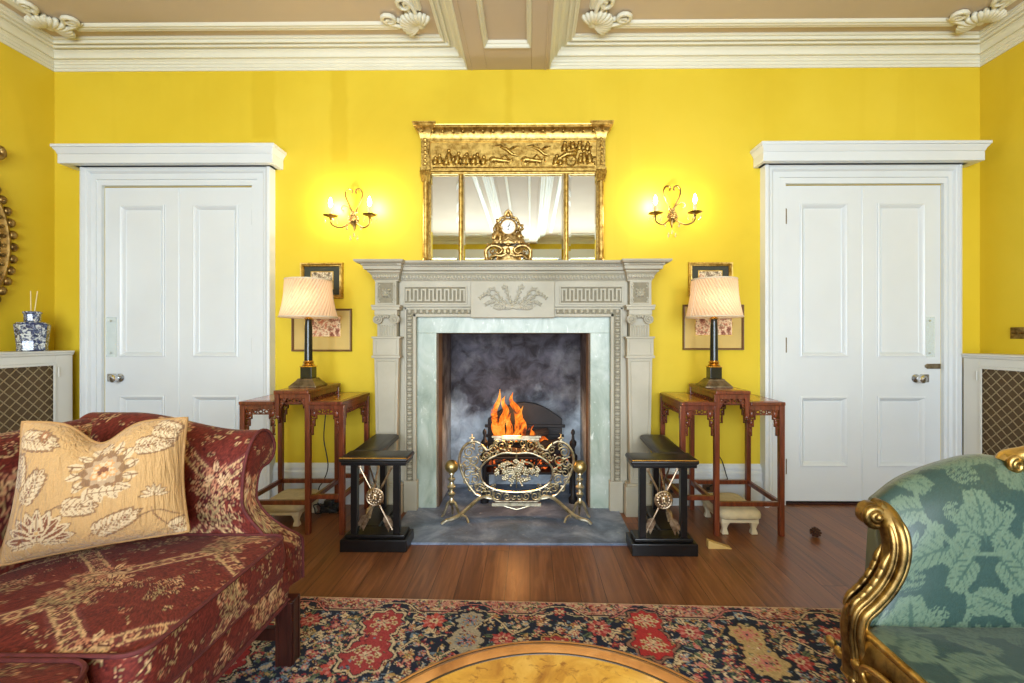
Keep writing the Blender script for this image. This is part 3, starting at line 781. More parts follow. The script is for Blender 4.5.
m.build('bow_and_flowers', M['brass'], FS, 45)
for s in (0, 1):
    fxx = lambda x: x if s == 0 else 2*SCX-x
    m = MB(); p = sp_(fxx(472), 441)
    m.lathe((p.x, p.y, p.z), [(0,0),(.009,.002),(.006,.012),(.010,.02),(.005,.03),(.003,.042),(0,.046)], 10)
    for g in (-1, 1): m.ell((p.x+g*.012, p.y, p.z+.018), .008, .005, .005, 6, 4)
    m.build('finial', M['brass'], FS)
    m = MB(); q2 = .335
    P = curve([sp_(fxx(495), 500), sp_(fxx(489), 496.5), sp_(fxx(480), 498, .01), at(fxx(470), 506, .29), at(fxx(461), 514, .345), at(fxx(453), 518.5, .375), at(fxx(446), 520.5, .385), at(fxx(441.5), 524, .39)], 6)
    for p_ in P: p_.z = max(p_.z, .016)
    m.tube(P, [.008+.004*math.sin(PI*i/len(P)) for i in range(len(P))], 7)
    P = curve([at(fxx(460), 514.5, .345), at(fxx(466), 517, .36), at(fxx(468.5), 522.8, .37)], 5)
    for p_ in P: p_.z = max(p_.z, .016)
    m.tube(P, .0065, 7)
    m.build('scroll_foot', M['brass'], FS, 40)
# ------------------------------------------------------------------ firedogs
for s, px, lb in ((-1, 453, 'brass andiron with ball finial left of the fire screen'), (1, 577.5, 'brass andiron with ball finial right of the fire screen')):
    p = at(px, 470, .27); X, Y = p.x+s*(.008 if s < 0 else .014), p.y
    A = thing('andiron', lb, 'andiron', (X, Y, .012), 'brass andirons')
    B0 = .085
    m = MB(); m.lathe((X, Y, .012), [(.004,B0-.02),(.018,B0-.005),(.022,B0+.01),(.012,B0+.022),(.010,B0+.035),(.02,B0+.05),(.024,B0+.06),(.013,B0+.07),(.012,B0+.078),(.024,B0+.09),(.028,B0+.103),(.015,B0+.117),
        (.012,B0+.13),(.021,B0+.142),(.021,B0+.15),(.012,B0+.158),(.011,B0+.17),(.018,B0+.178),(.016,B0+.186),(.009,B0+.192)], 16)
    m.build('baluster', M['brass'], A)
    MB().ell((X, Y, .012+B0+.222), .041, .041, .041, 20, 14).build('ball_finial', M['ballbrass'], A, 60)
    for ang in (200, 340, 90):
        d = Vector((math.cos(R(ang)), math.sin(R(ang))*.55, 0))*.66
        P = curve([Vector((X,Y,.012+B0-.005)), Vector((X,Y,.012+B0+.005))+d*.03, Vector((X,Y,.012+.055))+d*.055, Vector((X,Y,.012+.02))+d*.075, Vector((X,Y,.012+.006))+d*.095], 5)
        MB().tube(P, [.010-.004*i/len(P) for i in range(len(P))], 7).build('foot', M['brass'], A, 40)
# ================================================================== OVERMANTEL MIRROR
MQ = .07; ZS = zq(259, .3)+.001                  # standing on the mantel shelf
def mx(px, q=MQ): return fx(px, q)
def mz(py, q=MQ): return fz(py, q, 513)
OM = thing('overmantel_mirror', 'gilt three-panel overmantel mirror with a figured frieze, standing on the chimneypiece', 'mirror', (mx(513), -MQ/2, ZS))
xa, xb = mx(421), mx(605)
m = MB(); m.box(xa+.01, xb-.01, -.030, -.002, ZS, mz(138)); m.build('backboard', M['goldrelief'], OM, 0)
for a, b in ((429.5, 458), (462.5, 564), (569, 597.5)):
    x0, x1 = mx(a), mx(b); z0, z1 = ZS+.012, mz(173); bv = .014
    m = MB(); 
    v = [(x0,-.040,z0),(x1,-.040,z0),(x1,-.040,z1),(x0,-.040,z1),(x0+bv,-.0425,z0+bv),(x1-bv,-.0425,z0+bv),(x1-bv,-.0425,z1-bv),(x0+bv,-.0425,z1-bv)]
    v += [(p[0], -.03, p[2]) for p in v[:4]]
    m.add(v, [(4,5,6,7),(0,1,5,4),(1,2,6,5),(2,3,7,6),(3,0,4,7),(8,9,1,0),(9,10,2,1),(10,11,3,2),(11,8,0,3),(11,10,9,8)])
    m.build('mirror_plate', M['mirror'], OM, 0)
m = MB()
m.box(mx(429), mx(598), -.052, -.03, mz(173.2), mz(170.5)); m.tube([(mx(429), -.052, mz(171.7)), (mx(598), -.052, mz(171.7))], .009, 8)
for px in (460.2, 566.6): m.tube([(mx(px), -.046, ZS), (mx(px), -.046, mz(173))], .0135, 10)
m.box(mx(429), mx(598), -.046, -.03, ZS, ZS+.012)
m.build('glazing_bar', M['gold'], OM, 40)
m = MB(); m.box(mx(429), mx(598), -.048, -.03, mz(168.5), mz(138)); 
m.box(mx(429), mx(598), -.058, -.03, mz(170), mz(167.6)); m.box(mx(429), mx(598), -.062, -.03, mz(140.5), mz(137))
m.build('frieze_panel', M['gold'], OM, 0, .002)
# relief: seated groups on the left, lions and fliers in the middle, chariot on the right
m = MB(); rng = random.Random(11)
def fg(px, py, h, lean=0, w=1.0):
    """small relief figure: head, torso, limbs"""
    def P(dx, dy): p = at(px+dx, py-dy, .05); return Vector((p.x, -.050, p.z))
    m.ell(P(lean*h, h*.92), .013*w, .010, .014, 8, 6)
    m.tube([P(0, h*.15), P(lean*h*.5, h*.5), P(lean*h*.9, h*.75)], [.017*w,.021*w,.015*w], 7)
    m.tube([P(lean*h*.7, h*.7), P(lean*h*.7+h*.25, h*.5), P(lean*h+h*.45, h*.6)], [.009,.009,.006], 6)
    m.tube([P(0, h*.25), P(h*.3, h*.2), P(h*.35, 0)], [.009,.008,.005], 6)
    m.tube([P(0, h*.25), P(-h*.22, h*.12), P(-h*.2, 0)], [.009,.008,.005], 6)
for px, h, l in ((435,8,.05),(440,11,-.05),(446,9,.1),(450,16,-.08),(456,13,.2),(464,10,.1),(468,12,-.1),(473,10,.15),(478,12,-.05),(483,9,.1)): fg(px, 165.5, h, l)
for px in (491, 523):                       # lions
    b = lambda dx, dy: Vector((at(px+dx, 165.5-dy, .05).x, -.050, at(px+dx, 165.5-dy, .05).z))
    m.ell(b(2, 6), .028, .012, .022, 8, 6); m.tube([b(2,6), b(10,5), b(18,4)], [.020,.016,.014], 8)
    for d in (0, 5, 14, 18): m.tube([b(d, 4), b(d-1, 0)], [.008,.006], 6)
    m.tube([b(18,5), b(21,8), b(22,4)], [.004,.004,.006], 6)
    m.tube([b(9,6), b(14,11), b(19,5)], [.006,.009,.006], 6)
for px in (508, 540):                       # fliers
    b = lambda dx, dy: Vector((at(px+dx, 151+dy, .05).x, -.050, at(px+dx, 151+dy, .05).z))
    m.tube([b(-8,-4), b(-2,-2), b(4,3), b(10,5)], [.005,.013,.011,.004], 7); m.ell(b(-3,-6), .009, .008, .009, 7, 5)
    m.tube([b(0,0), b(6,-4), b(11,-5)], [.006,.009,.003], 6); m.tube([b(0,1), b(-7,-6), b(-13,-5)], [.004,.007,.003], 6)
for k in range(24):                         # chariot wheel, riders
    pass
wc = at(571, 160.5, .05); P = [(wc.x+.034*math.cos(2*PI*k/20), -.052, wc.z+.034*math.sin(2*PI*k/20)) for k in range(20)]
m.tube(P, .006, 6, closed=True)
for k in range(6): m.tube([(wc.x, -.051, wc.z), (wc.x+.034*math.cos(PI*k/3), -.051, wc.z+.034*math.sin(PI*k/3))], .0035, 5)
p = at(566, 152, .05); m.tube([(p.x-.06, -.05, p.z-.05), (p.x, -.05, p.z-.015), (p.x+.06, -.05, p.z-.01), (p.x+.075, -.05, p.z+.02)], [.01,.018,.02,.008], 7)
for px, py, h, l in ((555,165,10,.2),(560,166,8,.1),(564,152,10,.1),(573,150,10,-.1),(579,151,9,.1),(584,164,14,0),(587,152,9,.1),(590,165,14,-.05),(580,164,10,.1)): fg(px, py, h, l)
m.tube([(mx(432), -.05, mz(166.2)), (mx(595), -.05, mz(166.2))], .004, 6)
m.build('relief_figures', M['goldrelief'], OM, 60)
# side columns
for a, b in ((421, 429.5), (597, 605.5)):
    x0, x1 = mx(a), mx(b); xc = (x0+x1)/2; w = (x1-x0)/2
    m = MB(); m.box(x0, x1, -.068, -.03, mz(168), mz(134)); m.box(x0-.006, x1+.006, -.075, -.03, mz(169.5), mz(167)); m.box(x0+.012, x1-.012, -.074, -.06, mz(165), mz(137))
    for k in range(7): m.ell((xc, -.075, mz(163.5-k*4)), .012, .008, .011, 7, 5)
    o = m.build('column', M['goldrelief'], OM, 30)
    MB().lathe((xc, -.058, ZS), [(w+.006,0),(w+.006,.012),(w,.016),(w+.004,.026),(w-.004,.034),(w-.007,.05),(w-.009,.30),(w-.009,mz(181)-ZS)], 20).build('column_shaft', M['gold'], o)
    m = MB(); 
    for k in range(9):
        an = PI*k/8+PI; c_, s_ = math.cos(an), math.sin(an)
        m.tube([(xc+c_*.020, -.058+s_*.020, mz(181)), (xc+c_*.026, -.058+s_*.026, mz(175)), (xc+c_*.036, -.058+s_*.034, mz(170.5))], [.006,.009,.004], 6)
    m.build('leaf_capital', M['goldrelief'], o, 50)
# cornice with ball moulding
rr = []
for q, py in ((.055,138),(.062,136.5),(.066,134.5),(.072,131.5),(.088,128.5),(.100,127.6),(.100,126.2),(.108,125.8),(.110,124.9),(.104,124.7)):
    rr.append([(mx(428), -.02, mz(py,.09)), (mx(428), -q, mz(py,.09)), (mx(598.5), -q, mz(py,.09)), (mx(598.5), -.02, mz(py,.09))])
MB().loft(rr).build('cornice', M['gold'], OM, 25)
for a, b in ((421, 429.5), (597, 605.5)):
    x0, x1 = mx(a), mx(b); rr = []
    for q, py, e in ((.070,138,0),(.076,136.5,.004),(.080,134.5,.005),(.086,131.5,.012),(.104,127.5,.034),(.116,126.4,.042),(.116,124.6,.042),(.122,124.2,.046),(.122,122.8,.048)):
        rr.append([(x0-e, -.02, mz(py,.09)), (x0-e, -q, mz(py,.09)), (x1+e, -q, mz(py,.09)), (x1+e, -.02, mz(py,.09))])
    MB().loft(rr).build('corner_block', M['gold'], OM, 25)
for k in range(17):
    px = 433.5+(593-433.5)*k/16
    MB().ell((mx(px), -.094, mz(131.2,.09)), .0105, .0105, .0105, 10, 8).build('gilt_ball', M['goldrelief'], OM, 60)
for px in (423.2, 602.5): MB().ell((mx(px), -.104, mz(131,.09)), .0095, .0095, .0095, 10, 8).build('gilt_ball', M['goldrelief'], OM, 60)

# ================================================================== MANTEL CLOCK
CQ = .185
cx = fx(508.5, CQ); kz = lambda py: fz(py, CQ, 508); kx = lambda px: fx(px, CQ)
CK = thing('mantel_clock', 'ornate gilt figural clock with white dial in the middle of the chimneypiece', 'clock', (cx, -CQ, ZS))
m = MB()
def S2(pts, r, y=0): m.tube(curve([(kx(x), -CQ-y, max(kz(yv), ZS+.006)) for x, yv in pts], 5), r, 8)
m.loft([[(cx+sx*w, -CQ+sy*d, z) for sx, sy in ((-1,-1),(1,-1),(1,1),(-1,1))] for w, d, z in ((.085,.045,kz(245)),(.09,.046,kz(243)),(.082,.042,kz(240)),(.07,.038,kz(237)),(.05,.032,kz(233)))])
m.build('case', M['ormolu'], CK, 25, .003)
m = MB()
for s in (-1, 1):
    f = lambda x: 508.5+s*x
    m.tube(curve([(kx(f(21)), -CQ-.03, ZS+.01), (kx(f(22)), -CQ-.035, kz(252)), (kx(f(17)), -CQ-.035, kz(247)), (kx(f(10)), -CQ-.035, kz(247.5)), (kx(f(6)), -CQ-.035, kz(251)), (kx(f(9)), -CQ-.035, kz(254.5)), (kx(f(13)), -CQ-.035, kz(252.5))], 6), [.012]*20+[.010]*10+[.007]*7, 8)
    m.tube(curve([(kx(f(20)), -CQ-.02, ZS+.008), (kx(f(14)), -CQ-.04, kz(256.5)), (kx(f(7)), -CQ-.045, kz(257)), (kx(f(2)), -CQ-.045, kz(255))], 6), .008, 7)
    m.tube(curve([(kx(f(17)), -CQ-.038, kz(252)), (kx(f(14.5)), -CQ-.04, kz(249.5)), (kx(f(13)), -CQ-.04, kz(253)), (kx(f(16.5)), -CQ-.04, kz(254.5)), (kx(f(18.5)), -CQ-.04, kz(251))], 5), .005, 6)
    for k in range(5): m.ell((kx(f(20-k*3.6)), -CQ-.042, kz(245.5-k*.5+.8*math.sin(k*2))), .010, .010, .008, 7, 5)
    m.ell((kx(f(21)), -CQ-.03, ZS+.012), .018, .02, .012, 8, 5)
    m.tube(curve([(kx(f(15)), -CQ-.02, kz(244)), (kx(f(11)), -CQ-.04, kz(240)), (kx(f(5)), -CQ-.045, kz(242)), (kx(f(0)), -CQ-.048, kz(239))], 5), .009, 7)
m.ell((kx(508.5), -CQ-.045, kz(252)), .014, .010, .022, 8, 6); m.ell((kx(508.5), -CQ-.05, kz(246)), .016, .010, .012, 8, 6)
m.lathe((cx, -CQ, ZS), [(.10,0),(.10,.008),(.07,.012),(.06,.05),(.07,.09)], 20, sx=1.15, sy=.45)
m.build('scrolled_base', M['ormolu'], CK, 50)
m = MB()                                        # drum and crest
dz = kz(228.3); m.lathe((cx, -CQ+.03, dz), [(0,0),(.052,0),(.056,.02),(.056,.062),(.052,.068),(.046,.070),(.046,.066),(0,.066)], 28, 'y')
m.build('drum', M['ormolu'], CK, 40)
m = MB()
for s in (-1, 1):
    f = lambda x: 508.5+s*x
    m.tube(curve([(kx(f(9.5)), -CQ-.02, kz(232)), (kx(f(10.5)), -CQ-.03, kz(226)), (kx(f(8)), -CQ-.03, kz(220)), (kx(f(4)), -CQ-.03, kz(218.5)), (kx(f(2.5)), -CQ-.03, kz(214.5)), (kx(f(0)), -CQ-.03, kz(212))], 5), .0085, 7)
    for k in range(4): m.ell((kx(f(3+2.2*k)), -CQ-.035, kz(218.5+k*k*.7)), .009, .008, .010, 7, 5)
m.ell((cx, -CQ-.03, kz(216)), .014, .010, .018, 8, 6); m.ell((cx, -CQ-.03, kz(212)), .009, .008, .009, 8, 6)
m.build('crest', M['ormolu'], CK, 50)
m = MB()                                        # seated lady left of the dial
f = lambda x, y, d=.03: Vector((kx(x), -CQ-d, kz(y)))
m.ell(f(497.6, 222), .0105, .0105, .013, 9, 7); m.tube([f(497.7,223.7), f(497.6,226), f(498,230), f(498.5,234.5)], [.006,.017,.016,.022], 9)
m.tube([f(498.5,234), f(495,237,.045), f(494.5,241,.05)], [.022,.019,.012], 8); m.tube([f(499,234.5), f(501,238,.045), f(500.5,242,.045)], [.02,.017,.011], 8)
m.tube([f(498.6,226), f(501.5,229,.045), f(503.5,231,.035)], [.0075,.006,.005], 7); m.tube([f(496.6,226), f(494,230,.035), f(495,235,.045)], [.0075,.006,.005], 7)
m.build('seated_figure', M['ormolu'], CK, 60)
m = MB(); rng = random.Random(4)                # urn of flowers right of the dial
p = f(519.5, 238); m.lathe((p.x, p.y, p.z), [(.006,-.02),(.020,-.01),(.022,.01),(.012,.02),(.016,.026)], 12)
for k in range(22): m.ell((p.x+rng.uniform(-.022,.022), p.y+rng.uniform(-.015,.015), p.z+.03+rng.random()*.055*(1-.2*k/22)), .008, .008, .008, 6, 4)
m.tube([f(519.5,229), f(519.3,224)], [.006,.002], 6)
m.build('flower_urn', M['ormolu'], CK, 60)
m = MB(); yd = -CQ+.03-.067; m.lathe((cx, yd, dz), [(0,0),(.043,0),(.041,.004),(0,.006)], 28, 'y'); m.build('dial', simple('white_enamel', (236,236,230), .25, var=.02), CK, 40)
ink = simple('dial_black', (24,22,22), .5)
m = MB(); y2 = yd-.0068
for k in range(12):
    a = PI/6*k; r0, r1 = .031, .037
    m.tube([(cx+r0*math.sin(a), y2+.001, dz+r0*math.cos(a)), (cx+r1*math.sin(a), y2+.002, dz+r1*math.cos(a))], .0012, 5)
m.lathe((cx, y2, dz-.016), [(0,0),(.0045,0),(0,.002)], 10, 'y')
m.build('hour_mark', ink, CK, 0)
m = MB(); m.tube([(cx-.002, y2-.001, dz-.006), (cx+.012, y2-.001, dz+.026)], .0014, 5); m.tube([(cx, y2-.0015, dz), (cx+.012, y2-.0015, dz+.012)], .0018, 5); m.lathe((cx, y2, dz), [(0,0),(.004,0),(0,.003)], 8, 'y')
m.build('clock_hand', ink, CK, 0)

# ================================================================== WALL LIGHTS
cryst = NT('cut_crystal'); cryst.p(Base_Color=(1,1,1,1), Roughness=.05, Transmission_Weight=.9, IOR=1.45); M['crystal'] = cryst.m
bl = NT('lit_bulb'); bl.p(Base_Color=(1,.9,.75,1), Emission_Color=(1,.80,.52,1), Emission_Strength=14); M['bulb'] = bl.m
M['candle'] = simple('cream_candle_tube', (232,206,150), .5)
BULBS = []
def sconce(mirror, ox, oy, arms, lab, powers):
    """pixel drawing of a two-arm wall light, pushed out from the wall by depth d"""
    s = -1 if mirror else 1
    def P(x, y, d): p = at(ox+s*x, oy+y, d); return p
    W = thing('wall_sconce', lab, 'wall light', (fx(ox, 0), 0, fz(oy, 0)), 'gilt two-arm wall lights')
    m = MB(); c = P(0, 0, 0)
    m.lathe((c.x, 0, c.z), [(0,.0),(.034,.0),(.036,.006),(.022,.014),(.020,.022),(.010,.03),(0,.032)], 18, 'y')
    for k in range(10): a = 2*PI*k/10; m.ell((c.x+.028*math.cos(a), -.012, c.z+.028*math.sin(a)), .011, .008, .011, 7, 5)
    for k in range(6): a = 2*PI*k/6; m.ell((c.x+.013*math.cos(a), -.028, c.z+.013*math.sin(a)), .009, .008, .009, 7, 5)
    m.tube([P(0,3,.02), P(.5,7,.022), P(0,11,.018)], [.011,.009,.003], 7)
    m.build('backplate', M['golddark'], W, 50)
    m = MB()                                    # heart of wire above
    for g in (-1, 1):
        m.tube(curve([P(0,-4,.02), P(g*3.5,-12,.024), P(g*7.5,-21,.026), P(g*8.4,-27,.024), P(g*5.5,-31,.022), P(g*1.6,-29.5,.022), P(g*2.2,-26.5,.022)], 6), [.0058]*30+[.005]*7, 7)
    m.tube(curve([P(0,-4,.02), P(-4,-11,.03), P(-10,-14.5,.035), P(-13,-11.5,.035), P(-10.5,-9,.035)], 6), .005, 7)
    for k in range(4): m.ell(P((k-1.5)*1.6, -6-1.5*(k % 2), .026), .008, .006, .012, 6, 5)
    m.build('wire_heart', M['golddark'], W, 50)
    for (x1, y1, dd), pw in zip(arms, powers):
        g = 1 if x1 > 0 else -1; a_ = abs(x1)
        m = MB(); P_ = curve([P(g*2,1,.02), P(g*a_*.28,4.5,dd*.5), P(g*a_*.6,7.5,dd*.9), P(g*a_*.92,5,dd), P(x1,y1+4,dd), P(x1,y1+1,dd)], 6)
        m.tube(P_, [.0062-.0016*i/len(P_) for i in range(len(P_))], 8)
        arm = m.build('arm', M['golddark'], W, 50)
        t_ = P(x1, y1, dd)
        m = MB(); m.lathe(t_, [(.004,-.016),(.010,-.010),(.006,-.002),(.022,.002),(.044,.010),(.046,.013),(.022,.007),(.012,.010),(.013,.022),(.0,.022)], 18); m.build('drip_pan', M['golddark'], arm, 50)
        MB().lathe(t_, [(0,.02),(.0105,.02),(.0105,.062),(.006,.064),(0,.064)], 12).build('candle_tube', M['candle'], arm)
        MB().lathe(t_, [(0,.062),(.006,.064),(.0125,.082),(.0135,.092),(.009,.112),(.003,.128),(0,.132)], 12).build('candle_bulb', M['bulb'] if pw else M['candle'], arm, 60)
        if pw: BULBS.append((tuple(t_+Vector((0,.034,.095))), pw))
        for k in range(5):                      # hanging lustres
            a = 2*PI*k/5+.4; q_ = t_+Vector((.040*math.cos(a), .040*math.sin(a), .006))
            m = MB(); m.tube([q_, q_+Vector((0,0,-.014))], .0012, 4); m.lathe(q_+Vector((0,0,-.044)), [(0,0),(.006,.010),(.0045,.022),(0,.03)], 6)
            m.build('crystal_drop', M['crystal'], arm, 0)
    for x, y in ((-7,6),(7,6),(-3.5,16),(3.5,16),(0,13)):
        q_ = P(x, y, .04); MB().lathe(q_, [(0,-.03),(.008,-.018),(.006,-.004),(0,.006)], 6).build('crystal_drop', M['crystal'], W, 0)
sconce(False, 354, 220, ((-23.5, -2.5, .10), (15.5, -3.5, .12)), 'gilt candle wall light with both bulbs glowing, left of the overmantel mirror', (SC_P, SC_P))
sconce(True, 672, 217, ((16.5, -2, .11), (-23, -3, .15)), 'gilt candle wall light right of the overmantel mirror', (SC_P, SC_P*.35))

# ================================================================== FRAMED PRINTS
def ptex(name, paper, inks, scale, seed):
    t = NT(name); v = t.coord((1,1,1.0)); 
    mp = t.n('ShaderNodeMapping', {'Vector': v, 'Location': (seed, 0, seed*2.3)})
    a = t.noise(mp, scale, 5, .6, .4); b = t.noise(mp, scale*3.1, 4)
    col = t.ramp(a, [(.36, inks[0]), (.45, inks[1]), (.52, paper), (.62, inks[2]), (.7, paper)])
    col = t.mix(t.ramp(b, [(.55, (0,0,0,1)), (.62, (1,1,1,1))]), col, inks[3])
    t.p(Base_Color=col, Roughness=.6); return t.m
def picture(lab, x0, x1, y0, y1, fw, fm, mats, inner, cat='picture', group=None, d=.022):
    """pixel box on the wall, frame width in m, mat layers [(inset px, material)], inner picture px box"""
    q = d; X0, X1, Z0, Z1 = fx(x0, q), fx(x1, q), fz(y1, q, x0), fz(y0, q, x0)
    P_ = thing('framed_print', lab, 'picture', ((X0+X1)/2, 0, Z0), group)
    rr = []
    for p, h in ((0,0),(0,d*.8),(fw*.12,d),(fw*.4,d*.96),(fw*.62,d*.7),(fw*.85,d*.75),(fw,d*.5),(fw,.004)):
        rr.append([(X0+p,-h,Z0+p),(X1-p,-h,Z0+p),(X1-p,-h,Z1-p),(X0+p,-h,Z1-p)])
    MB().loft(rr, caps=False).build('frame', fm, P_, 25)
    y = -.006
    MB().box(X0+fw*.8, X1-fw*.8, y, -.001, Z0+fw*.8, Z1-fw*.8).build('mount', mats, P_, 0)
    a, b, c, e = fx(inner[0],q), fx(inner[1],q), fz(inner[3],q,x0), fz(inner[2],q,x0)
    MB().box(a-.006, b+.006, y-.001, y, c-.006, e+.006).build('gilt_slip', M['gold'], P_, 0)
    MB().box(a, b, y-.002, y, c, e).build('print', inner[4], P_, 0)
darkmat = simple('dark_green_mount', (52,54,40), .7); goldmat = simple('tan_mount', (196,168,96), .7, var=.06)
brownfr = simple('brown_frame', (112,80,44), .4); 
prA = ptex('engraving_a', (226,214,180), ((70,58,44),(150,130,100),(182,120,90),(120,100,76)), 26, 3)
prB = ptex('engraving_b', (232,214,176), ((120,60,40),(200,140,110),(196,96,60),(150,110,80)), 24, 8)
for nm, ps in (('left', ((299.5,342.5,262.5,298.5),(291,351,308.5,351.5))), ('right', ((689,733.5,262,296),(683.5,744.5,304.5,350)))):
    a, b = ps; side = nm
    ia = (a[0]+11, a[1]-11, a[2]+9.5, a[3]-10, prA) if nm == 'left' else (a[0]+11, a[1]-11, a[2]+9, a[3]-9, prA)
    picture('small gilt-framed print with dark mount, above the lamp %s' % ('behind the red sofa' if nm == 'left' else 'beside the right door'), a[0], a[1], a[2], a[3], .026, M['gold'], darkmat, ia)
    ib = (b[0]+13, b[1]-11.5, b[2]+8, b[3]-15, prB)
    picture('wide thin-framed print with tan mount, hung behind the lamp %s' % ('near the red sofa' if nm == 'left' else 'beside the right door'), b[0], b[1], b[2], b[3], .013, brownfr, goldmat, ib)
# ================================================================== TABLES, LAMPS, FENDERS, STOOLS
DF, DB = 2.545, 2.93                                   # depth of table fronts and backs from the camera
YF, YB = DF+CAMY, DB+CAMY
def lx(px, d): return pt(px, PPY, d).x
def lz(py, d): return pt(PPX, py, d).z
LEG = .030
def apron(m, x0, x1, z, drop, y, ax='x', fret=True, stub=None):
    """rail with a fretwork of little scrolls below it and hanging corner brackets"""
    def B(a, b, z0, z1, t=.008):
        if ax == 'x': m.box(a, b, y-t, y+t, z0, z1)
        else: m.box(y-t, y+t, a, b, z0, z1)
    B(x0, x1, z-.026, z, .010)
    h = z-.026; n = max(3, int((x1-x0)/.030)); 
    for k in range(n):
        a = x0+(x1-x0)*k/n; w = (x1-x0)/n; 
        c = (a+w/2, h-.013); P = []
        for j in range(10): an = 2*PI*j/10; P.append((c[0]+w*.36*math.cos(an), y, c[1]+.009*math.sin(an)) if ax == 'x' else (y, c[0]+w*.36*math.cos(an), c[1]+.009*math.sin(an)))
        m.tube(P, .0042, 5, closed=True)
    B(x0, x1, h-.030, h-.024, .005)
    for s in (0, 1):                                  # stepped brackets down the legs
        for i, (w, d0, d1) in enumerate(((.034, .0, .055), (.024, .055, .095), (.014, .095, .145))):
            a, b = (x0, x0+w) if s == 0 else (x1-w, x1)
            zz0, zz1 = h-d1*drop, h-d0*drop
            B(a, b, zz0, zz0+.006, .006)
            B((b-.006) if s == 0 else a, b if s == 0 else a+.006, zz0, zz1, .006)
            zc, xc = (zz0+zz1)/2, (a+b)/2
            m.ell((xc, y, zc) if ax == 'x' else (y, xc, zc), w*.36, .006, min(.02, (zz1-zz0)*.36)) if ax == 'x' else m.ell((y, xc, zc), .006, w*.36, min(.02, (zz1-zz0)*.36))
def legs(T, spots, z1s):
    for (x, y), z1 in zip(spots, z1s):
        m = MB(); h = LEG/2
        m.frustum((x-h*.92, x+h*.92, y-h*.92, y+h*.92), 0, (x-h, x+h, y-h, y+h), z1)
        m.build('leg', M['rosewood'], T, 0, .003)
def stretch(T, a, b, z):
    m = MB(); h = .011
    (x0, y0), (x1, y1) = a, b
    if abs(x1-x0) > abs(y1-y0): m.box(min(x0,x1)+LEG/2, max(x0,x1)-LEG/2, y0-h, y0+h, z-.013, z+.013)
    else: m.box(x0-h, x0+h, min(y0,y1)+LEG/2, max(y0,y1)-LEG/2, z-.013, z+.013)
    m.build('stretcher', M['rosewood'], T, 0, .003)
def top(T, name, x0, x1, z):
    m = MB(); e = .012
    m.box(x0-e, x1+e, YF-e-LEG/2, YB+e+LEG/2, z-.020, z)
    o = m.build(name, M['rosewood'], T, 0, .004)
    MB().box(x0+.014, x1-.014, YF+.006, YB-.006, z-.004, z+.0015).build('top_panel', M['rosewoodtop'], o, 0, .001)
ZL, ZH = lz(401.3, DF), lz(390.3, DF)
def stepped(xl, xm, xs, xo, lab):
    """three-level stand: xl foot of the low inner wing, xm leg of the tall middle, xs its hanging pendant, xo foot of the low outer wing"""
    T = thing('stepped_table', lab, 'side table', ((xl+xo)/2, (YF+YB)/2, 0), 'stepped carved side tables')
    s = 1 if xo > xm else -1
    a, b = sorted((xm, xs)); c, d = sorted((xs+s*.0125, xo)); e, f = sorted((xl, xm-s*.0125))
    top(T, 'upper_top', a, b, ZH)
    top(T, 'lower_top', c+(.0125 if s > 0 else 0), d-(0 if s > 0 else .0125), ZL); top(T, 'lower_top', e+(0 if s > 0 else .0125), f-(.0125 if s > 0 else 0), ZL)
    legs(T, ((xm,YF),(xm,YB),(xo,YF),(xo,YB),(xl,YF),(xl,YB)), (ZH-.02, ZH-.02, ZL-.02, ZL-.02, ZL-.02, ZL-.02))
    for y in (YF, YB):
        m = MB(); apron(m, a+.015, b-.012, ZH-.02, .35, y); m.build('upper_fretwork', M['rosewood'], T, 40)
        m = MB(); h = .014; m.frustum((xs-h*.7, xs+h*.7, y-h*.7, y+h*.7), ZH-.145, (xs-h, xs+h, y-h, y+h), ZH-.02); m.ell((xs, y, ZH-.15), .014, .014, .012, 8, 6)
        m.build('hanging_pendant', M['rosewood'], T, 30)
        m = MB(); apron(m, min(xs, xo)+.015, max(xs, xo)-.015, ZL-.02, 1, y); m.build('lower_fretwork', M['rosewood'], T, 40)
        m = MB(); apron(m, min(xl, xm)+.015, max(xl, xm)-.015, ZL-.02, 1, y); m.build('lower_fretwork', M['rosewood'], T, 40)
    for x, z in ((xm, ZH), (xo, ZL), (xl, ZL)):
        m = MB(); apron(m, YF+.015, YB-.015, z-.02, 1, x, 'y'); m.build('side_fretwork', M['rosewood'], T, 40)
    MB().box(xs-.007, xs+.007, YF+.016, YB-.016, ZL, ZH-.02).build('step_board', M['rosewood'], T, 0)
    zs, z2 = lz(503, DF), lz(497, DF)
    for y in (YF, YB): stretch(T, (xm,y), (xo,y), zs); stretch(T, (xl,y), (xm,y), z2)
    stretch(T, (xm,YF), (xm,YB), zs); stretch(T, (xo,YF), (xo,YB), zs); stretch(T, (xl,YF), (xl,YB), z2)
    return T
xl, xm, xs, xo = lx(682.5, DF), lx(716.3, DF), lx(746.5, DF), lx(781, DF)
stepped(xl, xm, xs, xo, 'carved rosewood stepped side table carrying the lamp beside the right door')
RLX = (xm+xs)/2
xl, xm, xs, xo = lx(342.3, DF), lx(308.3, DF), lx(278, DF), lx(243.5, DF)
stepped(xl, xm, xs, xo, 'carved rosewood stepped side table carrying the lamp behind the red sofa')
LLX = (xm+xs)/2

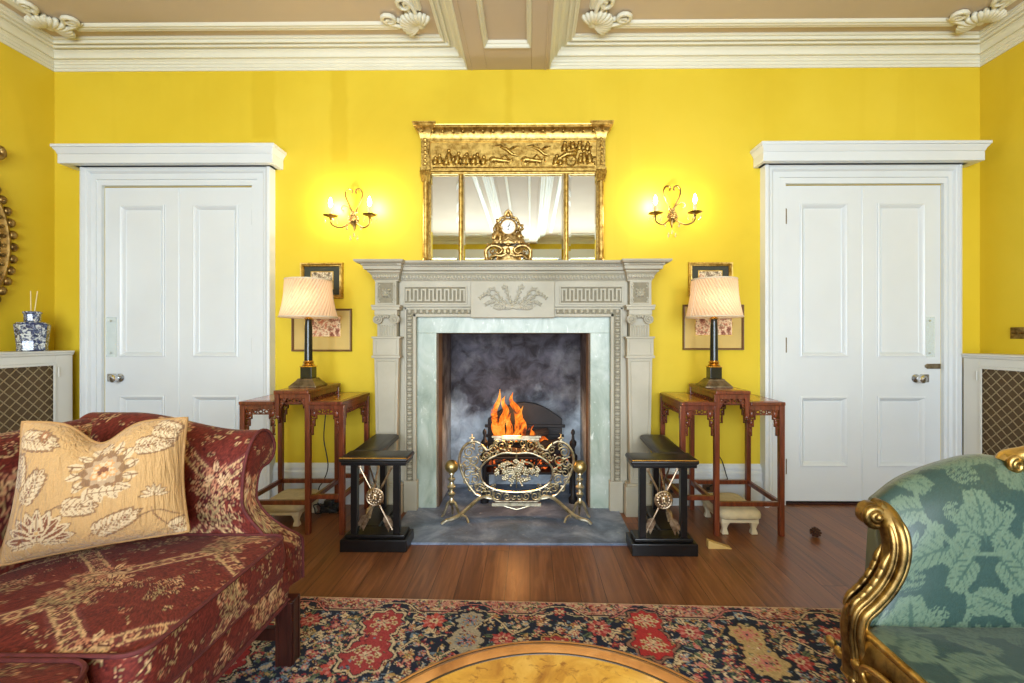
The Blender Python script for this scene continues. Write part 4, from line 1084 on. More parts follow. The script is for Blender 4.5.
# ------------------------------------------------------------------ table lamps
def shade_mat():
    t = NT('pleated_silk'); tc = t.n('ShaderNodeUVMap'); 
    at2 = t.n('ShaderNodeAttribute', attribute_name='Col')
    n = t.noise(t.coord(), 90, 3)
    col = t.mix(t.math('MULTIPLY', n, .25), at2.outputs[0], L4((200,172,146)))
    t.p(Base_Color=col, Roughness=.8)
    df = t.b; tr = t.n('ShaderNodeBsdfTranslucent', {'Color': L4((255,226,186))})
    mx = t.n('ShaderNodeMixShader', {0: .5, 1: df.outputs[0], 2: tr.outputs[0]})
    t.t.links.new(mx.outputs[0], t.out.inputs['Surface']); return t.m
SH = shade_mat(); TRIM = simple('shade_braid', (222,206,178), .8, bump=.3, bscale=200)
def lamp(px, lab, tilt):
    d = 2.735
    X, Y, Z = lx(px, d), d+CAMY, ZH+.0015
    zz = lambda py: lz(py, d)
    Lp = thing('table_lamp', lab, 'lamp', (X, Y, Z), 'column table lamps with pleated shades')
    m = MB()
    for w, z0, z1, w2 in ((.080,0,.010,.080),(.077,.010,.040,.050),(.050,.040,.050,.044)):
        m.frustum((X-w, X+w, Y-w, Y+w), Z+z0, (X-w2, X+w2, Y-w2, Y+w2), Z+z1)
    m.build('stepped_base', M['bronze'], Lp, 0, .002)
    m = MB(); m.box(X-.034, X+.034, Y-.034, Y+.034, Z+.050, Z+.118); m.build('plinth', M['blacklacquer'], Lp, 0, .003)
    m = MB(); m.box(X-.037, X+.037, Y-.037, Y+.037, Z+.118, Z+.123); m.lathe((X,Y,Z), [(0,.123),(.034,.123),(.036,.128),(.031,.134),(.027,.138),(.032,.145),(.028,.152),(.023,.156),(0,.156)], 20); m.build('gilt_collar', M['brassgold'], Lp, 30)
    zc = zz(319); MB().lathe((X,Y,0), [(0,Z+.156),(.0235,Z+.156),(.0215,zc-.06),(.018,zc-.004),(0,zc-.004)], 20).build('column', M['blacklacquer'], Lp)
    m = MB(); m.lathe((X,Y,zc), [(0,-.004),(.025,-.004),(.027,.002),(.018,.008),(.010,.014),(.010,.03),(.016,.034),(.016,.055),(0,.056)], 16); m.build('lamp_holder', M['brassgold'], Lp)
    MB().lathe((X,Y,zc+.055), [(0,0),(.012,0),(.026,.03),(.03,.05),(.022,.075),(0,.085)], 16).build('light_bulb', M['lampbulb'], Lp)
    BULBS.append(((X, Y-.036, zc+.10), LAMP_P))
    # empire shade with slanting pleats
    z0, z1 = zz(317), zz(280); r0, r1 = .160, .128; n = 352; hgt = z1-z0
    rings = []; sh = MB()
    for i in range(13):
        t = i/12; base = r0+(r1-r0)*(t**.8)-.006*math.sin(PI*t); ring = []
        for j in range(n):
            a = 2*PI*j/n; ph = a+tilt*t*.9
            r = base+.0036*math.cos(a*44)*math.sin(PI*min(1, t*6+.1) if t < .12 else (PI*min(1,(1-t)*6+.1) if t > .88 else PI/2))
            ring.append((X+r*math.cos(ph), Y+r*math.sin(ph), z0+hgt*t))
        rings.append(ring)
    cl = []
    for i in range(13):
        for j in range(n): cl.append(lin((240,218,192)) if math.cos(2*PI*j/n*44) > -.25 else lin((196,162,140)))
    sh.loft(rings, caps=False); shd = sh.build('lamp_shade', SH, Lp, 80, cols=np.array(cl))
    m = MB()
    for r, z in ((r0, z0), (r1, z1)):
        m.tube([(X+r*math.cos(2*PI*k/40), Y+r*math.sin(2*PI*k/40), z) for k in range(40)], .005, 7, closed=True)
    for k in range(6):
        a = 2*PI*k/6+.3; m.tube([(X+(r0+(r1-r0)*t**.8-.006*math.sin(PI*t)+.003)*math.cos(a), Y+(r0+(r1-r0)*t**.8-.006*math.sin(PI*t)+.003)*math.sin(a), z0+hgt*t) for t in (0,.25,.5,.75,1)], .0018, 5)
    m.build('braid_trim', TRIM, shd, 50)
    m = MB()
    for k in range(3): a = 2*PI*k/3; m.tube([(X, Y, z1-.01), (X+r1*math.cos(a), Y+r1*math.sin(a), z1)], .002, 5)
    m.tube([(X, Y, zc+.05), (X+.035, Y, zc+.09), (X+.03, Y, z1-.05), (X, Y, z1-.01)], .0018, 5); m.build('shade_carrier', M['brassgold'], Lp)
lb = NT('lamp_bulb'); lb.p(Base_Color=(1,.95,.85,1), Emission_Color=(1,.78,.5,1), Emission_Strength=6); M['lampbulb'] = lb.m
lamp(308.5, 'black column table lamp with pleated cream shade, behind the red sofa arm', 1)
lamp(714, 'black column table lamp with pleated cream shade, beside the right door', -1)

# ------------------------------------------------------------------ flexes and plugs
def cord(lab, P, r=.0035, name='lamp_flex'):
    tag(MB().tube(curve(P, 8), r, 6).build(name, M['cable'], None, 50), lab, 'flex')
cord('black lamp flex hanging behind the left tables to the floor', [at(327,402,.04), at(325,420,.05), at(324,440,.05), at(328,465,.05), at(324,480,.06), at(319,488,.07), (at(318,498,.10).x, -.10, .03), (at(326,500,.14).x, -.13, .006)])
cord('black lamp flex looping above the footstool by the right door', [at(717,420,.04), at(717,450,.05), at(722,461,.06), at(726,474,.07), at(727,480,.08), at(721,483,.08), at(712,485,.06), at(708,489,.045)])
m = MB(); rng = random.Random(2)
p0 = at(330, 502, .16)
AD = thing('plug_adaptor', 'black plug adaptor with tangled flex on the floor under the left tables', 'plug adaptor', (p0.x, p0.y, 0))
m.box(p0.x-.05, p0.x+.055, p0.y-.03, p0.y+.03, .002, .05); m.box(p0.x-.02, p0.x+.03, p0.y-.045, p0.y+.0, .05, .085); m.build('adaptor_block', M['cable'], AD, 0, .006)
for k in range(3):
    c = p0+Vector((-.03+.04*k, -.05, .004)); m = MB()
    m.tube(curve([(c.x+(.05+.01*math.sin(3*a+k))*math.cos(a), c.y+.03*math.sin(a)-.01*k, .008+.05*abs(math.sin(a*.7+k))) for a in [q*.7 for q in range(10)]], 4), .0035, 6)
    m.build('tangled_flex', M['cable'], AD, 50)
wood_plate = simple('brown_bakelite', (96,68,46), .4)
for k, (x0, x1, y0, y1, lb_) in enumerate(((668,680,483.5,498,'brown two-hole socket plate on the skirting behind the right fender'),(702.5,713,484.5,492,'small brown socket plate on the skirting beside the right footstool'))):
    so = thing('wall_socket', lb_, 'socket', at((x0+x1)/2, y1, .036))
    a, b = at(x0, y1, .04), at(x1, y0, .04); MB().box(a.x, b.x, -.046, -.034, a.z, b.z).build('socket_plate', wood_plate, so, 0, .003)
    for j in range(2 if k == 0 else 1):
        m = MB(); m.lathe((a.x+(b.x-a.x)*(.3+.4*j if k == 0 else .5), -.046, (a.z+b.z)/2), [(0,0),(.013,0),(.012,.003),(0,.003)], 12, 'y'); m.build('socket_hole', M['cable'], so)
# door stop wedge and a pine cone
wf = at(708, 548, 0); 
gp = lambda px, py: (lambda r: Vector((0,CAMY,CAMZ))+r*(-CAMZ/r.z))(ray(px, py))
a, b, c = gp(708.5, 549), gp(732, 549.5), gp(712, 543)
m = MB(); D = (b-a); U = Vector((0,0,1)); N = Vector((-D.y, D.x, 0)).normalized()*.035
m.add([a, a+N, a+U*.042, a+N+U*.042, b, b+N, b+U*.004, b+N+U*.004], [(0,1,3,2),(4,6,7,5),(0,2,6,4),(1,5,7,3),(2,3,7,6),(0,4,5,1)])
tag(m.build('door_wedge', simple('pale_pine', (206,172,104), .55, bump=.1), None, 0, .002), 'pale wooden door wedge lying on the floorboards before the right tables', 'door wedge')
p = gp(815.5, 537); m = MB(); rng = random.Random(9)
m.ell((p.x, p.y, .026), .022, .02, .024, 12, 8)
for k in range(34):
    z = k/33; a = k*2.4; r = .024*math.sin(PI*(.12+.8*z)); q_ = Vector((p.x+r*math.cos(a), p.y+r*math.sin(a), .006+.044*z))
    m.ell(q_, .008, .008, .005, 6, 4)
tag(m.build('pine_cone', simple('cone_brown', (74,44,30), .8), None, 60), 'small brown pine cone lying on the floorboards before the right door', 'pine cone')

# ------------------------------------------------------------------ footstools
def stool(x0, x1, d0, d1, lab):
    S_ = thing('footstool', lab, 'footstool', ((x0+x1)/2, (d0+d1)/2+CAMY, 0), 'cream footstools under the tables')
    y0, y1 = d0+CAMY, d1+CAMY
    m = MB(); cx, cy, w, dd = (x0+x1)/2, (y0+y1)/2, (x1-x0)/2, (y1-y0)/2; rings = []
    for z, e in ((.088,.006),(.096,-.004),(.112,-.006),(.126,-.002),(.136,.008),(.143,.024),(.148,.06),(.150,.10)):
        ring = []
        for k in range(40):
            a = 2*PI*k/40; c_, s_ = math.cos(a), math.sin(a)
            ring.append((cx+(w-e)*math.copysign(abs(c_)**.28, c_), cy+(dd-e)*math.copysign(abs(s_)**.28, s_), z))
        rings.append(ring)
    m.loft(rings); m.build('cushion', M['linen'], S_, 50)
    m = MB().box(x0+.014, x1-.014, y0+.014, y1-.014, .066, .09); m.build('frame', M['creampaint'], S_, 0, .004)
    for x in (x0+.036, x1-.036):
        for y in (y0+.036, y1-.036):
            m = MB(); m.loft([[(x+sx*w_, y+sy*w_, z) for sx, sy in ((-1,-1),(1,-1),(1,1),(-1,1))] for w_, z in ((.018,0),(.017,.012),(.012,.03),(.016,.05),(.024,.07))]); m.build('leg', M['creampaint'], S_, 30, .004)
    return S_
stool(lx(720.5, 2.535), lx(763, 2.535), 2.535, 2.85, 'cream upholstered footstool under the tables by the right door')
stool(lx(259, 2.62), lx(300, 2.62), 2.62, 2.90, 'cream upholstered footstool under the tables behind the red sofa')

# ------------------------------------------------------------------ club fender ends
SILV = gilt('silvered_bronze', (196,176,150), (128,108,86), .36, 40)
def fender(s, x0, x1, d0, lab):
    """x0 outer edge, x1 inner edge (signed), d0 front depth"""
    y0 = d0+CAMY; y1 = -.245
    Fn = thing('fender_seat', lab, 'fender', ((x0+x1)/2, y0, 0), 'ebonised club fender corner seats')
    a, b = min(x0, x1), max(x0, x1); dp = .15
    ret = .15; ra, rb = (x0+.022, x0+.022+ret) if s < 0 else (x0-.022-ret, x0-.022)      # side return sits on the outer side
    zt_ = .485
    m = MB(); m.box(a, b, y0, y0+dp, .0, .062); m.box(ra, rb, y0+dp, y1, 0, .062); m.build('plinth', M['blackwood'], Fn, 0, .004)
    m = MB(); m.box(a+.018, b-.018, y0+.018, y0+dp-.018, .062, .082); m.box(ra+.014, rb-.014, y0+dp-.018, y1-.012, .062, .082); m.build('plinth_moulding', M['blackwood'], Fn, 0, .006)
    for x, y in ((a+.062, y0+.045), (b-.062, y0+.045), ((ra+rb)/2, y1-.06)):
        MB().box(x-.017, x+.017, y-.017, y+.017, .082, zt_-.04).build('leg', M['blackwood'], Fn, 0, .003)
    m = MB(); m.box(a+.004, b-.004, y0+.004, y0+dp, zt_-.042, zt_-.022); m.build('seat_frame', M['blackwood'], Fn, 0, .004)
    def pad(px0, px1, py0, py1, z0, z1):
        cx, cy, w, h = (px0+px1)/2, (py0+py1)/2, (px1-px0)/2, (py1-py0)/2
        return MB().loft([[(cx+sx*(w-e), cy+sy*(h-e), z) for sx, sy in ((-1,-1),(1,-1),(1,1),(-1,1))] for e, z in ((.002,z0),(-.004,z0+.006),(-.004,z0+.018),(.004,z0+.026),(.02,z1-.002),(.045,z1))])
    pad(a, b, y0, y0+dp, zt_-.024, zt_+.008).build('seat_pad', M['leather'], Fn, 30, .004)
    m = MB(); z = zt_-.0015
    for (p, q_) in (((a-.001,y0-.003),(b+.001,y0-.003)),): m.tube([(p[0],p[1],z),(q_[0],q_[1],z)], .0035, 6)
    m.build('gilt_line', M['brassgold'], Fn)
    # raised side rest along the return
    MBr = MB(); zr = .505
    MBr.loft([[(ra+e, y0+dp*.7+e, z0), (rb-e, y0+dp*.7+e, z0), (rb-e, y1-e, z1), (ra+e, y1-e, z1)] for e, z0, z1 in ((.002,.466,.478),(-.004,.474,.486),(-.004,.486,.500),(.004,.494,.508),(.02,.500,.515),(.04,.502,.518))])
    MBr.build('side_rest', M['leather'], Fn, 30, .004)
    # crossed arrows and medallion in the front opening, and one pair in the side opening
    m0, m1 = a+.075, b-.075; yc = y0+.045; zc = .275
    for k, (A_, B_) in enumerate((((m0+.012, yc-.004, .43), (m1-.01, yc-.004, .10)), ((m1-.012, yc+.005, .43), (m0+.01, yc+.005, .10)))):
        A_, B_ = Vector(A_), Vector(B_); u = (B_-A_).normalized(); n_ = Vector((-u.z, 0, u.x)); m = MB()
        m.tube([A_, B_], .0055, 8)
        m.tube([A_-u*.022, A_+u*.004, A_+u*.02], [.0008,.012,.004], 6, flat=.5)                 # head
        for g in (-1, 1): 
            m.add([p_+Vector((0,o_,0)) for o_ in (-.003,.003) for p_ in (B_-u*.085+n_*g*.004, B_-u*.065+n_*g*.021, B_+n_*g*.021, B_-u*.02+n_*g*.004)],
                  [(0,1,2,3),(7,6,5,4),(0,4,5,1),(1,5,6,2),(2,6,7,3),(3,7,4,0)])
        m.build('arrow', SILV, Fn, 40)
    mc = Vector(((m0+m1)/2, yc-.012, zc)); m = MB()
    m.lathe(mc, [(0,0),(.046,0),(.048,.006),(.042,.010),(.036,.007),(0,.008)], 28, 'y')
    for k in range(14): an = 2*PI*k/14; m.ell(mc+Vector((.030*math.cos(an), -.009, .030*math.sin(an))), .010, .006, .010, 6, 4)     # mane
    m.ell(mc+Vector((0,-.012,.004)), .019, .010, .022, 10, 7); m.tube([mc+Vector((0,-.02,.012)), mc+Vector((0,-.024,-.004))], [.005,.008], 7)
    for g in (-1, 1): m.ell(mc+Vector((g*.009,-.019,-.009)), .008, .007, .006, 7, 5); m.ell(mc+Vector((g*.009,-.021,.009)), .004, .004, .003, 6, 4); m.ell(mc+Vector((g*.017,-.012,.022)), .007, .006, .007, 6, 4)
    m.build('lion_medallion', SILV, Fn, 60)
    xr = (ra+rb)/2
    for A_, B_ in (((xr, y0+dp-.01, .43), (xr, y1-.10, .12)), ((xr, y1-.10, .43), (xr, y0+dp-.01, .12))):
        m = MB(); m.tube([A_, B_], .005, 8); A_, B_ = Vector(A_), Vector(B_); u = (B_-A_).normalized(); m.tube([B_-u*.07, B_-u*.05, B_], [.003,.018,.016], 6, flat=.35); m.build('arrow', SILV, Fn, 40)
dl, dr = 500/(553-338), 500/(556-338)
fender(-1, lx(339.5, dl), lx(406.5, dl), dl, 'black fender corner seat with crossed silver arrows, left of the hearth')
fender(1, lx(698.5, dr), lx(632, dr), dr, 'black fender corner seat with crossed silver arrows, right of the hearth')

# ================================================================== RADIATOR CABINETS, VASE, OVAL MIRROR, SWITCH
def mesh_mat():
    t = NT('brass_lattice_wire'); t.p(Base_Color=L4((176,160,124)), Metallic=.6, Roughness=.4); return t.m
M['wire'] = mesh_mat(); M['cloth'] = simple('brown_backing', (98,80,58), .9, bump=.1)
def cabinet(s, xw, xf, d_far, zt_, lab):
    """xw wall plane, xf front plane; runs from the chimney wall towards the camera"""
    yA, yB = -.57*0-.012, -1.75 ; w = abs(xw-xf)
    Cb = thing('radiator_cabinet', lab, 'radiator cover', ((xw+xf)/2, -.9, 0), 'white lattice radiator cabinets')
    yA = -.075
    i = lambda x, t: x-s*t*-1
    m = MB(); t = .022
    g = -1 if s < 0 else 1                                  # g: towards the wall
    def B(x0, x1, y0, y1, z0, z1): m.box(x0, x1, y0, y1, z0, z1)
    st = .105
    B(xf, xf+g*t, yA-st, yA, 0, zt_-.03); B(xf, xf+g*t, yB, yB+st, 0, zt_-.03)
    ym = (yA+yB)/2
    B(xf, xf+g*t, yB+st, yA-st, zt_-.075, zt_-.03); B(xf, xf+g*t, yB+st, yA-st, 0, .16); B(xf, xf+g*t, ym-.05, ym+.05, .16, zt_-.075)
    B(xf+g*t, xw-g*.002, yA-t, yA, 0, zt_-.03); B(xf+g*t, xw-g*.002, yB, yB+t, 0, zt_-.03)
    m.build('carcass', M['greywhite'], Cb, 0, .003)
    rr = []
    for e, z in ((0,zt_-.03),(.007,zt_-.022),(.007,zt_-.016),(.013,zt_-.008),(.013,zt_)):
        xx = xf-g*e; rr.append([(xx, yB-e, z), (xx, yA+e*.0, z), (xw-g*.002, yA, z), (xw-g*.002, yB-e, z)])
    MB().loft(rr).build('cabinet_top', M['greywhite'], Cb, 25)
    for y0, y1 in ((yB+st, (yA+yB)/2-.05), ((yA+yB)/2+.05, yA-st)):
        z0, z1 = .16, zt_-.075
        m = MB(); e = .016
        for r in ((y0,y1,z0,z0+e),(y0,y1,z1-e,z1),(y0,y0+e,z0+e,z1-e),(y1-e,y1,z0+e,z1-e)): m.box(xf+g*.002, xf-g*.004, r[0], r[1], r[2], r[3])
        o = m.build('grille_door', M['greywhite'], Cb, 0, .002)
        MB().box(xf+g*.016, xf+g*.021, y0, y1, z0, z1).build('backing', M['cloth'], o, 0)
        m = MB(); stp = .062; k = 0; H = z1-z0; W_ = y1-y0
        u = -H
        while u < W_:
            for sg in (1, -1):
                pts = []
                a0, b0 = max(0, u), max(0, -u); L = min(W_-a0, H-b0)
                if L > .01:
                    ya, yb = y0+a0, y0+a0+L; za, zb = z0+b0, z0+b0+L
                    if sg < 0: ya, yb = y1-(ya-y0), y1-(yb-y0)
                    m.tube([(xf+g*(.008+.003*sg), ya, za), (xf+g*(.008+.003*sg), yb, zb)], .0030, 5)
            u += stp
        m.build('wire_lattice', M['wire'], o, 60)
        m = MB(); m.lathe((xf-g*.006, y1+.012, z1-.06), [(0,-.03),(.004,-.03),(.004,.03),(0,.03)], 8); m.build('hinge', M['greywhite'], o)
    return Cb
cabinet(-1, XL, lx(72, 2.95), 0, fz(350.5, .08, 73), 'white radiator cabinet with brass lattice under the oval mirror')
cabinet(1, XR, lx(964, 2.95), 0, fz(353.5, .08, 962), 'white radiator cabinet with brass lattice under the brass switch plate')

def porcelain():
    t = NT('blue_white_porcelain'); v = t.coord(); a = t.noise(v, 34, 5, .65, 1.4); b = t.noise(v, 70, 3)
    sep = t.n('ShaderNodeSeparateXYZ', {'Vector': v})
    m = t.ramp(a, [(.42, (0,0,0,1)), (.49, (1,1,1,1))])
    col = t.mix(m, (206,212,212), t.ramp(b, [(.4, (34,42,74)), (.65, (92,104,136))]))
    bands = t.math('LESS_THAN', t.math('ABSOLUTE', t.math('SUBTRACT', t.math('FRACT', t.math('MULTIPLY', sep.outputs[2], 9.0)), .5)), .03)
    col = t.mix(bands, col, (40,52,98))
    t.p(Base_Color=col, Roughness=.12, Coat_Weight=.5); return t.m
vd = 2.80; X, Y, Z = lx(32.5, vd), vd+CAMY, fz(350.5, .08, 73)+.001
V_ = thing('ginger_jar', 'faceted blue and white porcelain vase on the cabinet under the oval mirror', 'vase', (X, Y, Z))
k = 1/162; m = MB()
m.lathe((X,Y,Z), [(r*k*.94,h*k) for r, h in ((0,0),(12,0),(12.2,1.5),(11.8,3),(12.6,12),(13.6,22),(14.2,26.5),(11.8,28.6),(6.8,29.6),(6.6,30.5),(6.8,37),(7.8,38),(7.8,39.5),(6.0,40),(5.4,36),(0,35.8))], 8); m.xf(Matrix.Translation((X,Y,Z)) @ Matrix.Rotation(R(8), 4, 'Z') @ Matrix.Translation((-X,-Y,-Z)))
m.build('vase_body', porcelain(), V_, 28, .004)
for dx, dy, ex in ((-3,0,-1.5),(1.2,1,2.2)):
    MB().tube([(X+dx*k*.5, Y+dy*k, Z+36.3*k), (X+ex*k*1.3, Y+dy*2*k, Z+60.5*k)], .0028, 6).build('reed_stick', simple('pale_reed', (226,206,150), .7), V_)
# oval gilt mirror on the side wall
oy, oz = pt(0, PPY, 2.50).y, 1.655; A_, B_ = .235, .40
O = thing('oval_mirror', 'oval gilt mirror with beaded frame and crest on the side wall above the vase', 'mirror', (XL, oy, oz))
def oval(a, b, x, n=64): return [(XL+x, oy+a*math.cos(2*PI*k/n), oz+b*math.sin(2*PI*k/n)) for k in range(n)]
MB().loft([oval(A_-.06,B_-.06,.012), oval(A_-.06,B_-.06,.016)]).build('mirror_plate', M['mirror'], O)
MB().loft([oval(A_+e,B_+e,x) for e, x in ((-.065,.008),(-.062,.03),(-.052,.036),(-.042,.03),(-.03,.034),(-.012,.05),(.004,.044),(.012,.03),(.012,.001))], caps=False).build('frame', M['golddark'], O, 30)
for k in range(36):
    a = 2*PI*k/36; MB().ell((XL+.030, oy+(A_+.024)*math.cos(a), oz+(B_+.024)*math.sin(a)), .024, .026, .028, 10, 8).build('gilt_bead', M['golddark'], O, 60)
m = MB()
for k in range(40): a = 2*PI*k/40; m.ell((XL+.044, oy+(A_-.034)*math.cos(a), oz+(B_-.034)*math.sin(a)), .007, .012, .012, 6, 4)
m.build('inner_beading', M['golddark'], O, 60)
m = MB(); zt_ = oz+B_
for s in (-1, 1):
    m.tube(curve([(XL+.03, oy+s*.02, zt_+.03), (XL+.04, oy+s*.08, zt_+.07), (XL+.04, oy+s*.15, zt_+.10), (XL+.04, oy+s*.195, zt_+.14), (XL+.04, oy+s*.18, zt_+.18), (XL+.04, oy+s*.15, zt_+.16), (XL+.04, oy+s*.165, zt_+.14)], 6), [.022]*12+[.018]*12+[.012]*13, 8)
    for k in range(4): m.ell((XL+.035, oy+s*(.04+.04*k), zt_+.05+.03*k), .016, .024, .018, 7, 5)
m.ell((XL+.035, oy, zt_+.10), .03, .05, .08, 10, 7); m.ell((XL+.04, oy, zt_+.2), .025, .03, .05, 8, 6)
m.build('crest', M['golddark'], O, 50)
# switch plate
sy = pt(1016, PPY, 2.82).y
Sw = thing('light_switch', 'brass light switch plate on the yellow wall above the lattice cabinet', 'light switch', (XR, sy, 1.1))
y0, y1 = 455*XR/(1006.5-530)+CAMY, 455*XR/(1030-530)+CAMY; z0, z1 = CAMZ-3*2.82/455*.0-.005, CAMZ+.066
MB().box(XR-.006, XR, y1, y0, z0, z1).build('switch_plate', M['golddark'], Sw, 0, .003)
for k in range(3):
    yk = y1+(y0-y1)*(.2+.3*k); m = MB(); m.lathe((XR-.006, yk, (z0+z1)/2), [(.008,0),(.008,-.004),(.0045,-.006),(.004,-.02),(0,-.022)], 10, 'x'); m.build('toggle', M['golddark'], Sw)
# ================================================================== WOVEN PATTERNS (painted as knots/threads per vertex)
class Cv:
    def __init__(s, w, h, res, bg, wrap=False):
        s.res, s.nx, s.ny, s.wrap = res, int(round(w/res)), int(round(h/res)), wrap
        s.w, s.h = s.nx*res, s.ny*res
        s.a = np.tile(np.array(lin(bg)), (s.ny, s.nx, 1))
    def _win(s, u0, u1, v0, v1):
        ix = np.arange(int(math.floor(u0/s.res)), int(math.ceil(u1/s.res))+1); iy = np.arange(int(math.floor(v0/s.res)), int(math.ceil(v1/s.res))+1)
        if not s.wrap:
            ix = ix[(ix >= 0) & (ix < s.nx)]; iy = iy[(iy >= 0) & (iy < s.ny)]
        U, V = np.meshgrid((ix+.5)*s.res, (iy+.5)*s.res)
        return ix, iy, U, V
    def put(s, win, mask, col):
        ix, iy, U, V = win
        if mask.size == 0 or not mask.any(): return
        r, c = np.nonzero(mask)
        s.a[iy[r] % s.ny, ix[c] % s.nx] = lin(col) if not isinstance(col, np.ndarray) else col[r, c]
    def flower(s, u, v, Rr, cols, n=6, depth=.25, rot=0.0, sx=1.0):
        w = s._win(u-Rr*sx*1.3, u+Rr*sx*1.3, v-Rr*1.3, v+Rr*1.3); dx, dy = (w[2]-u)/sx, w[3]-v
        r = np.hypot(dx, dy); a = np.arctan2(dy, dx)+rot
        for k, c in enumerate(cols):
            f = 1-k/len(cols)
            s.put(w, r < Rr*f*(1-depth+depth*np.cos(n*a+k*PI)), c)
    def leaf(s, u, v, L, W, rot, col, vein=None, bend=0.0):
        w = s._win(u-L, u+L, v-L, v+L); dx, dy = w[2]-u, w[3]-v
        x = (dx*math.cos(rot)+dy*math.sin(rot))/L; y = -dx*math.sin(rot)+dy*math.cos(rot)
        y = y-bend*L*(x*x-x)
        ok = (x > 0) & (x < 1); hw = W/2*np.sin(PI*np.clip(x, 0, 1))**.8
        s.put(w, ok & (abs(y) < hw), col)
        if vein: s.put(w, ok & (abs(y) < max(s.res*.55, W*.06)), vein)
    def lobed(s, u, v, L, W, rot, col, n=5, vein=None, bend=0.0):
        """acanthus leaf with a scalloped edge"""
        w = s._win(u-L, u+L, v-L, v+L); dx, dy = w[2]-u, w[3]-v
        x = (dx*math.cos(rot)+dy*math.sin(rot))/L; y = -dx*math.sin(rot)+dy*math.cos(rot); y = y-bend*L*(x*x-x)
        ok = (x > 0) & (x < 1); hw = W/2*np.sin(PI*np.clip(x, 0, 1)**.85)**.6*(.66+.34*abs(np.sin(n*PI*np.clip(x-abs(y)/max(W,1e-6)*.25, 0, 1))))
        s.put(w, ok & (abs(y) < hw), col)
        if vein:
            s.put(w, ok & (abs(y) < s.res*.8), vein)
            s.put(w, ok & (abs(y) < hw*.85) & (abs(((x*n*1.0-abs(y)/max(W,1e-6)*1.2) % 1)-.5) < .07), vein)
    def acan(s, u, v, L, W, rot, col, vein=None, n=5, bend=0.0):
        for k in range(n):
            t = .12+.72*k/n; a = rot+bend*(t-.5); x, y = u+L*t*math.cos(a), v+L*t*math.sin(a)
            l = W*(.42+.55*math.sin(PI*(.2+.75*t)))*.62
            for g in (-1, 1): s.leaf(x, y, l, l*.62, a+g*(1.05-.55*t), col, vein)
        a = rot+bend*.5; s.leaf(u+L*.62*math.cos(a), v+L*.62*math.sin(a), L*.42, W*.34, a, col, vein)
        s.line([(u, v), (u+L*.8*math.cos(rot+bend*.3), v+L*.8*math.sin(rot+bend*.3))], max(s.res*1.6, W*.10), vein or col)
    def line(s, pts, wd, col):
        for (x0, y0), (x1, y1) in zip(pts[:-1], pts[1:]):
            w = s._win(min(x0,x1)-wd, max(x0,x1)+wd, min(y0,y1)-wd, max(y0,y1)+wd)
            dx, dy = x1-x0, y1-y0; L2 = dx*dx+dy*dy+1e-12
            t = np.clip(((w[2]-x0)*dx+(w[3]-y0)*dy)/L2, 0, 1)
            s.put(w, np.hypot(w[2]-x0-t*dx, w[3]-y0-t*dy) < wd/2, col)
    def ring(s, u, v, r, wd, col, sx=1):
        w = s._win(u-r*1.5-wd, u+r*1.5+wd, v-r-wd, v+r+wd); q = np.hypot((w[2]-u)/sx, w[3]-v); s.put(w, abs(q-r) < wd/2, col)
    def rect(s, u0, u1, v0, v1, col): w = s._win(u0, u1, v0, v1); s.put(w, (w[2] >= u0) & (w[2] < u1) & (w[3] >= v0) & (w[3] < v1), col)
    def speck(s, amt, seed=0):
        r = np.random.RandomState(seed); s.a *= (1+amt*(r.rand(s.ny, s.nx, 1)-.5)*2)
    def sample(s, u, v):
        i = np.floor(np.asarray(u)/s.res).astype(int); j = np.floor(np.asarray(v)/s.res).astype(int)
        if s.wrap: i %= s.nx; j %= s.ny
        else: i = np.clip(i, 0, s.nx-1); j = np.clip(j, 0, s.ny-1)
        return s.a[j, i]
def cpts(pts, n=8): return [(p.x, p.y) for p in curve([Vector((a, b, 0)) for a, b in pts], n)]
def cloth_mat(name, rough=.75, weave=500, wstr=.25, sheen=.25, fold=0, spec=.3, vscale=(1,1,1)):
    t = NT(name); a = t.n('ShaderNodeAttribute', attribute_name='Col'); v = t.coord(vscale)
    n = t.noise(v, weave, 2, .6); b = t.noise(v, 7, 4)
    col = t.mix(t.math('MULTIPLY_ADD', n, .5, -.05), a.outputs[0], t.mix(1.0, a.outputs[0], (176,170,165), 'MULTIPLY'))
    t.p(Base_Color=col, Roughness=rough, Specular_IOR_Level=spec, Sheen_Weight=sheen, Sheen_Roughness=.4)
    h = n if not fold else t.math('MULTIPLY_ADD', b, fold, n)
    t.bump(h, wstr, .002); return t.m

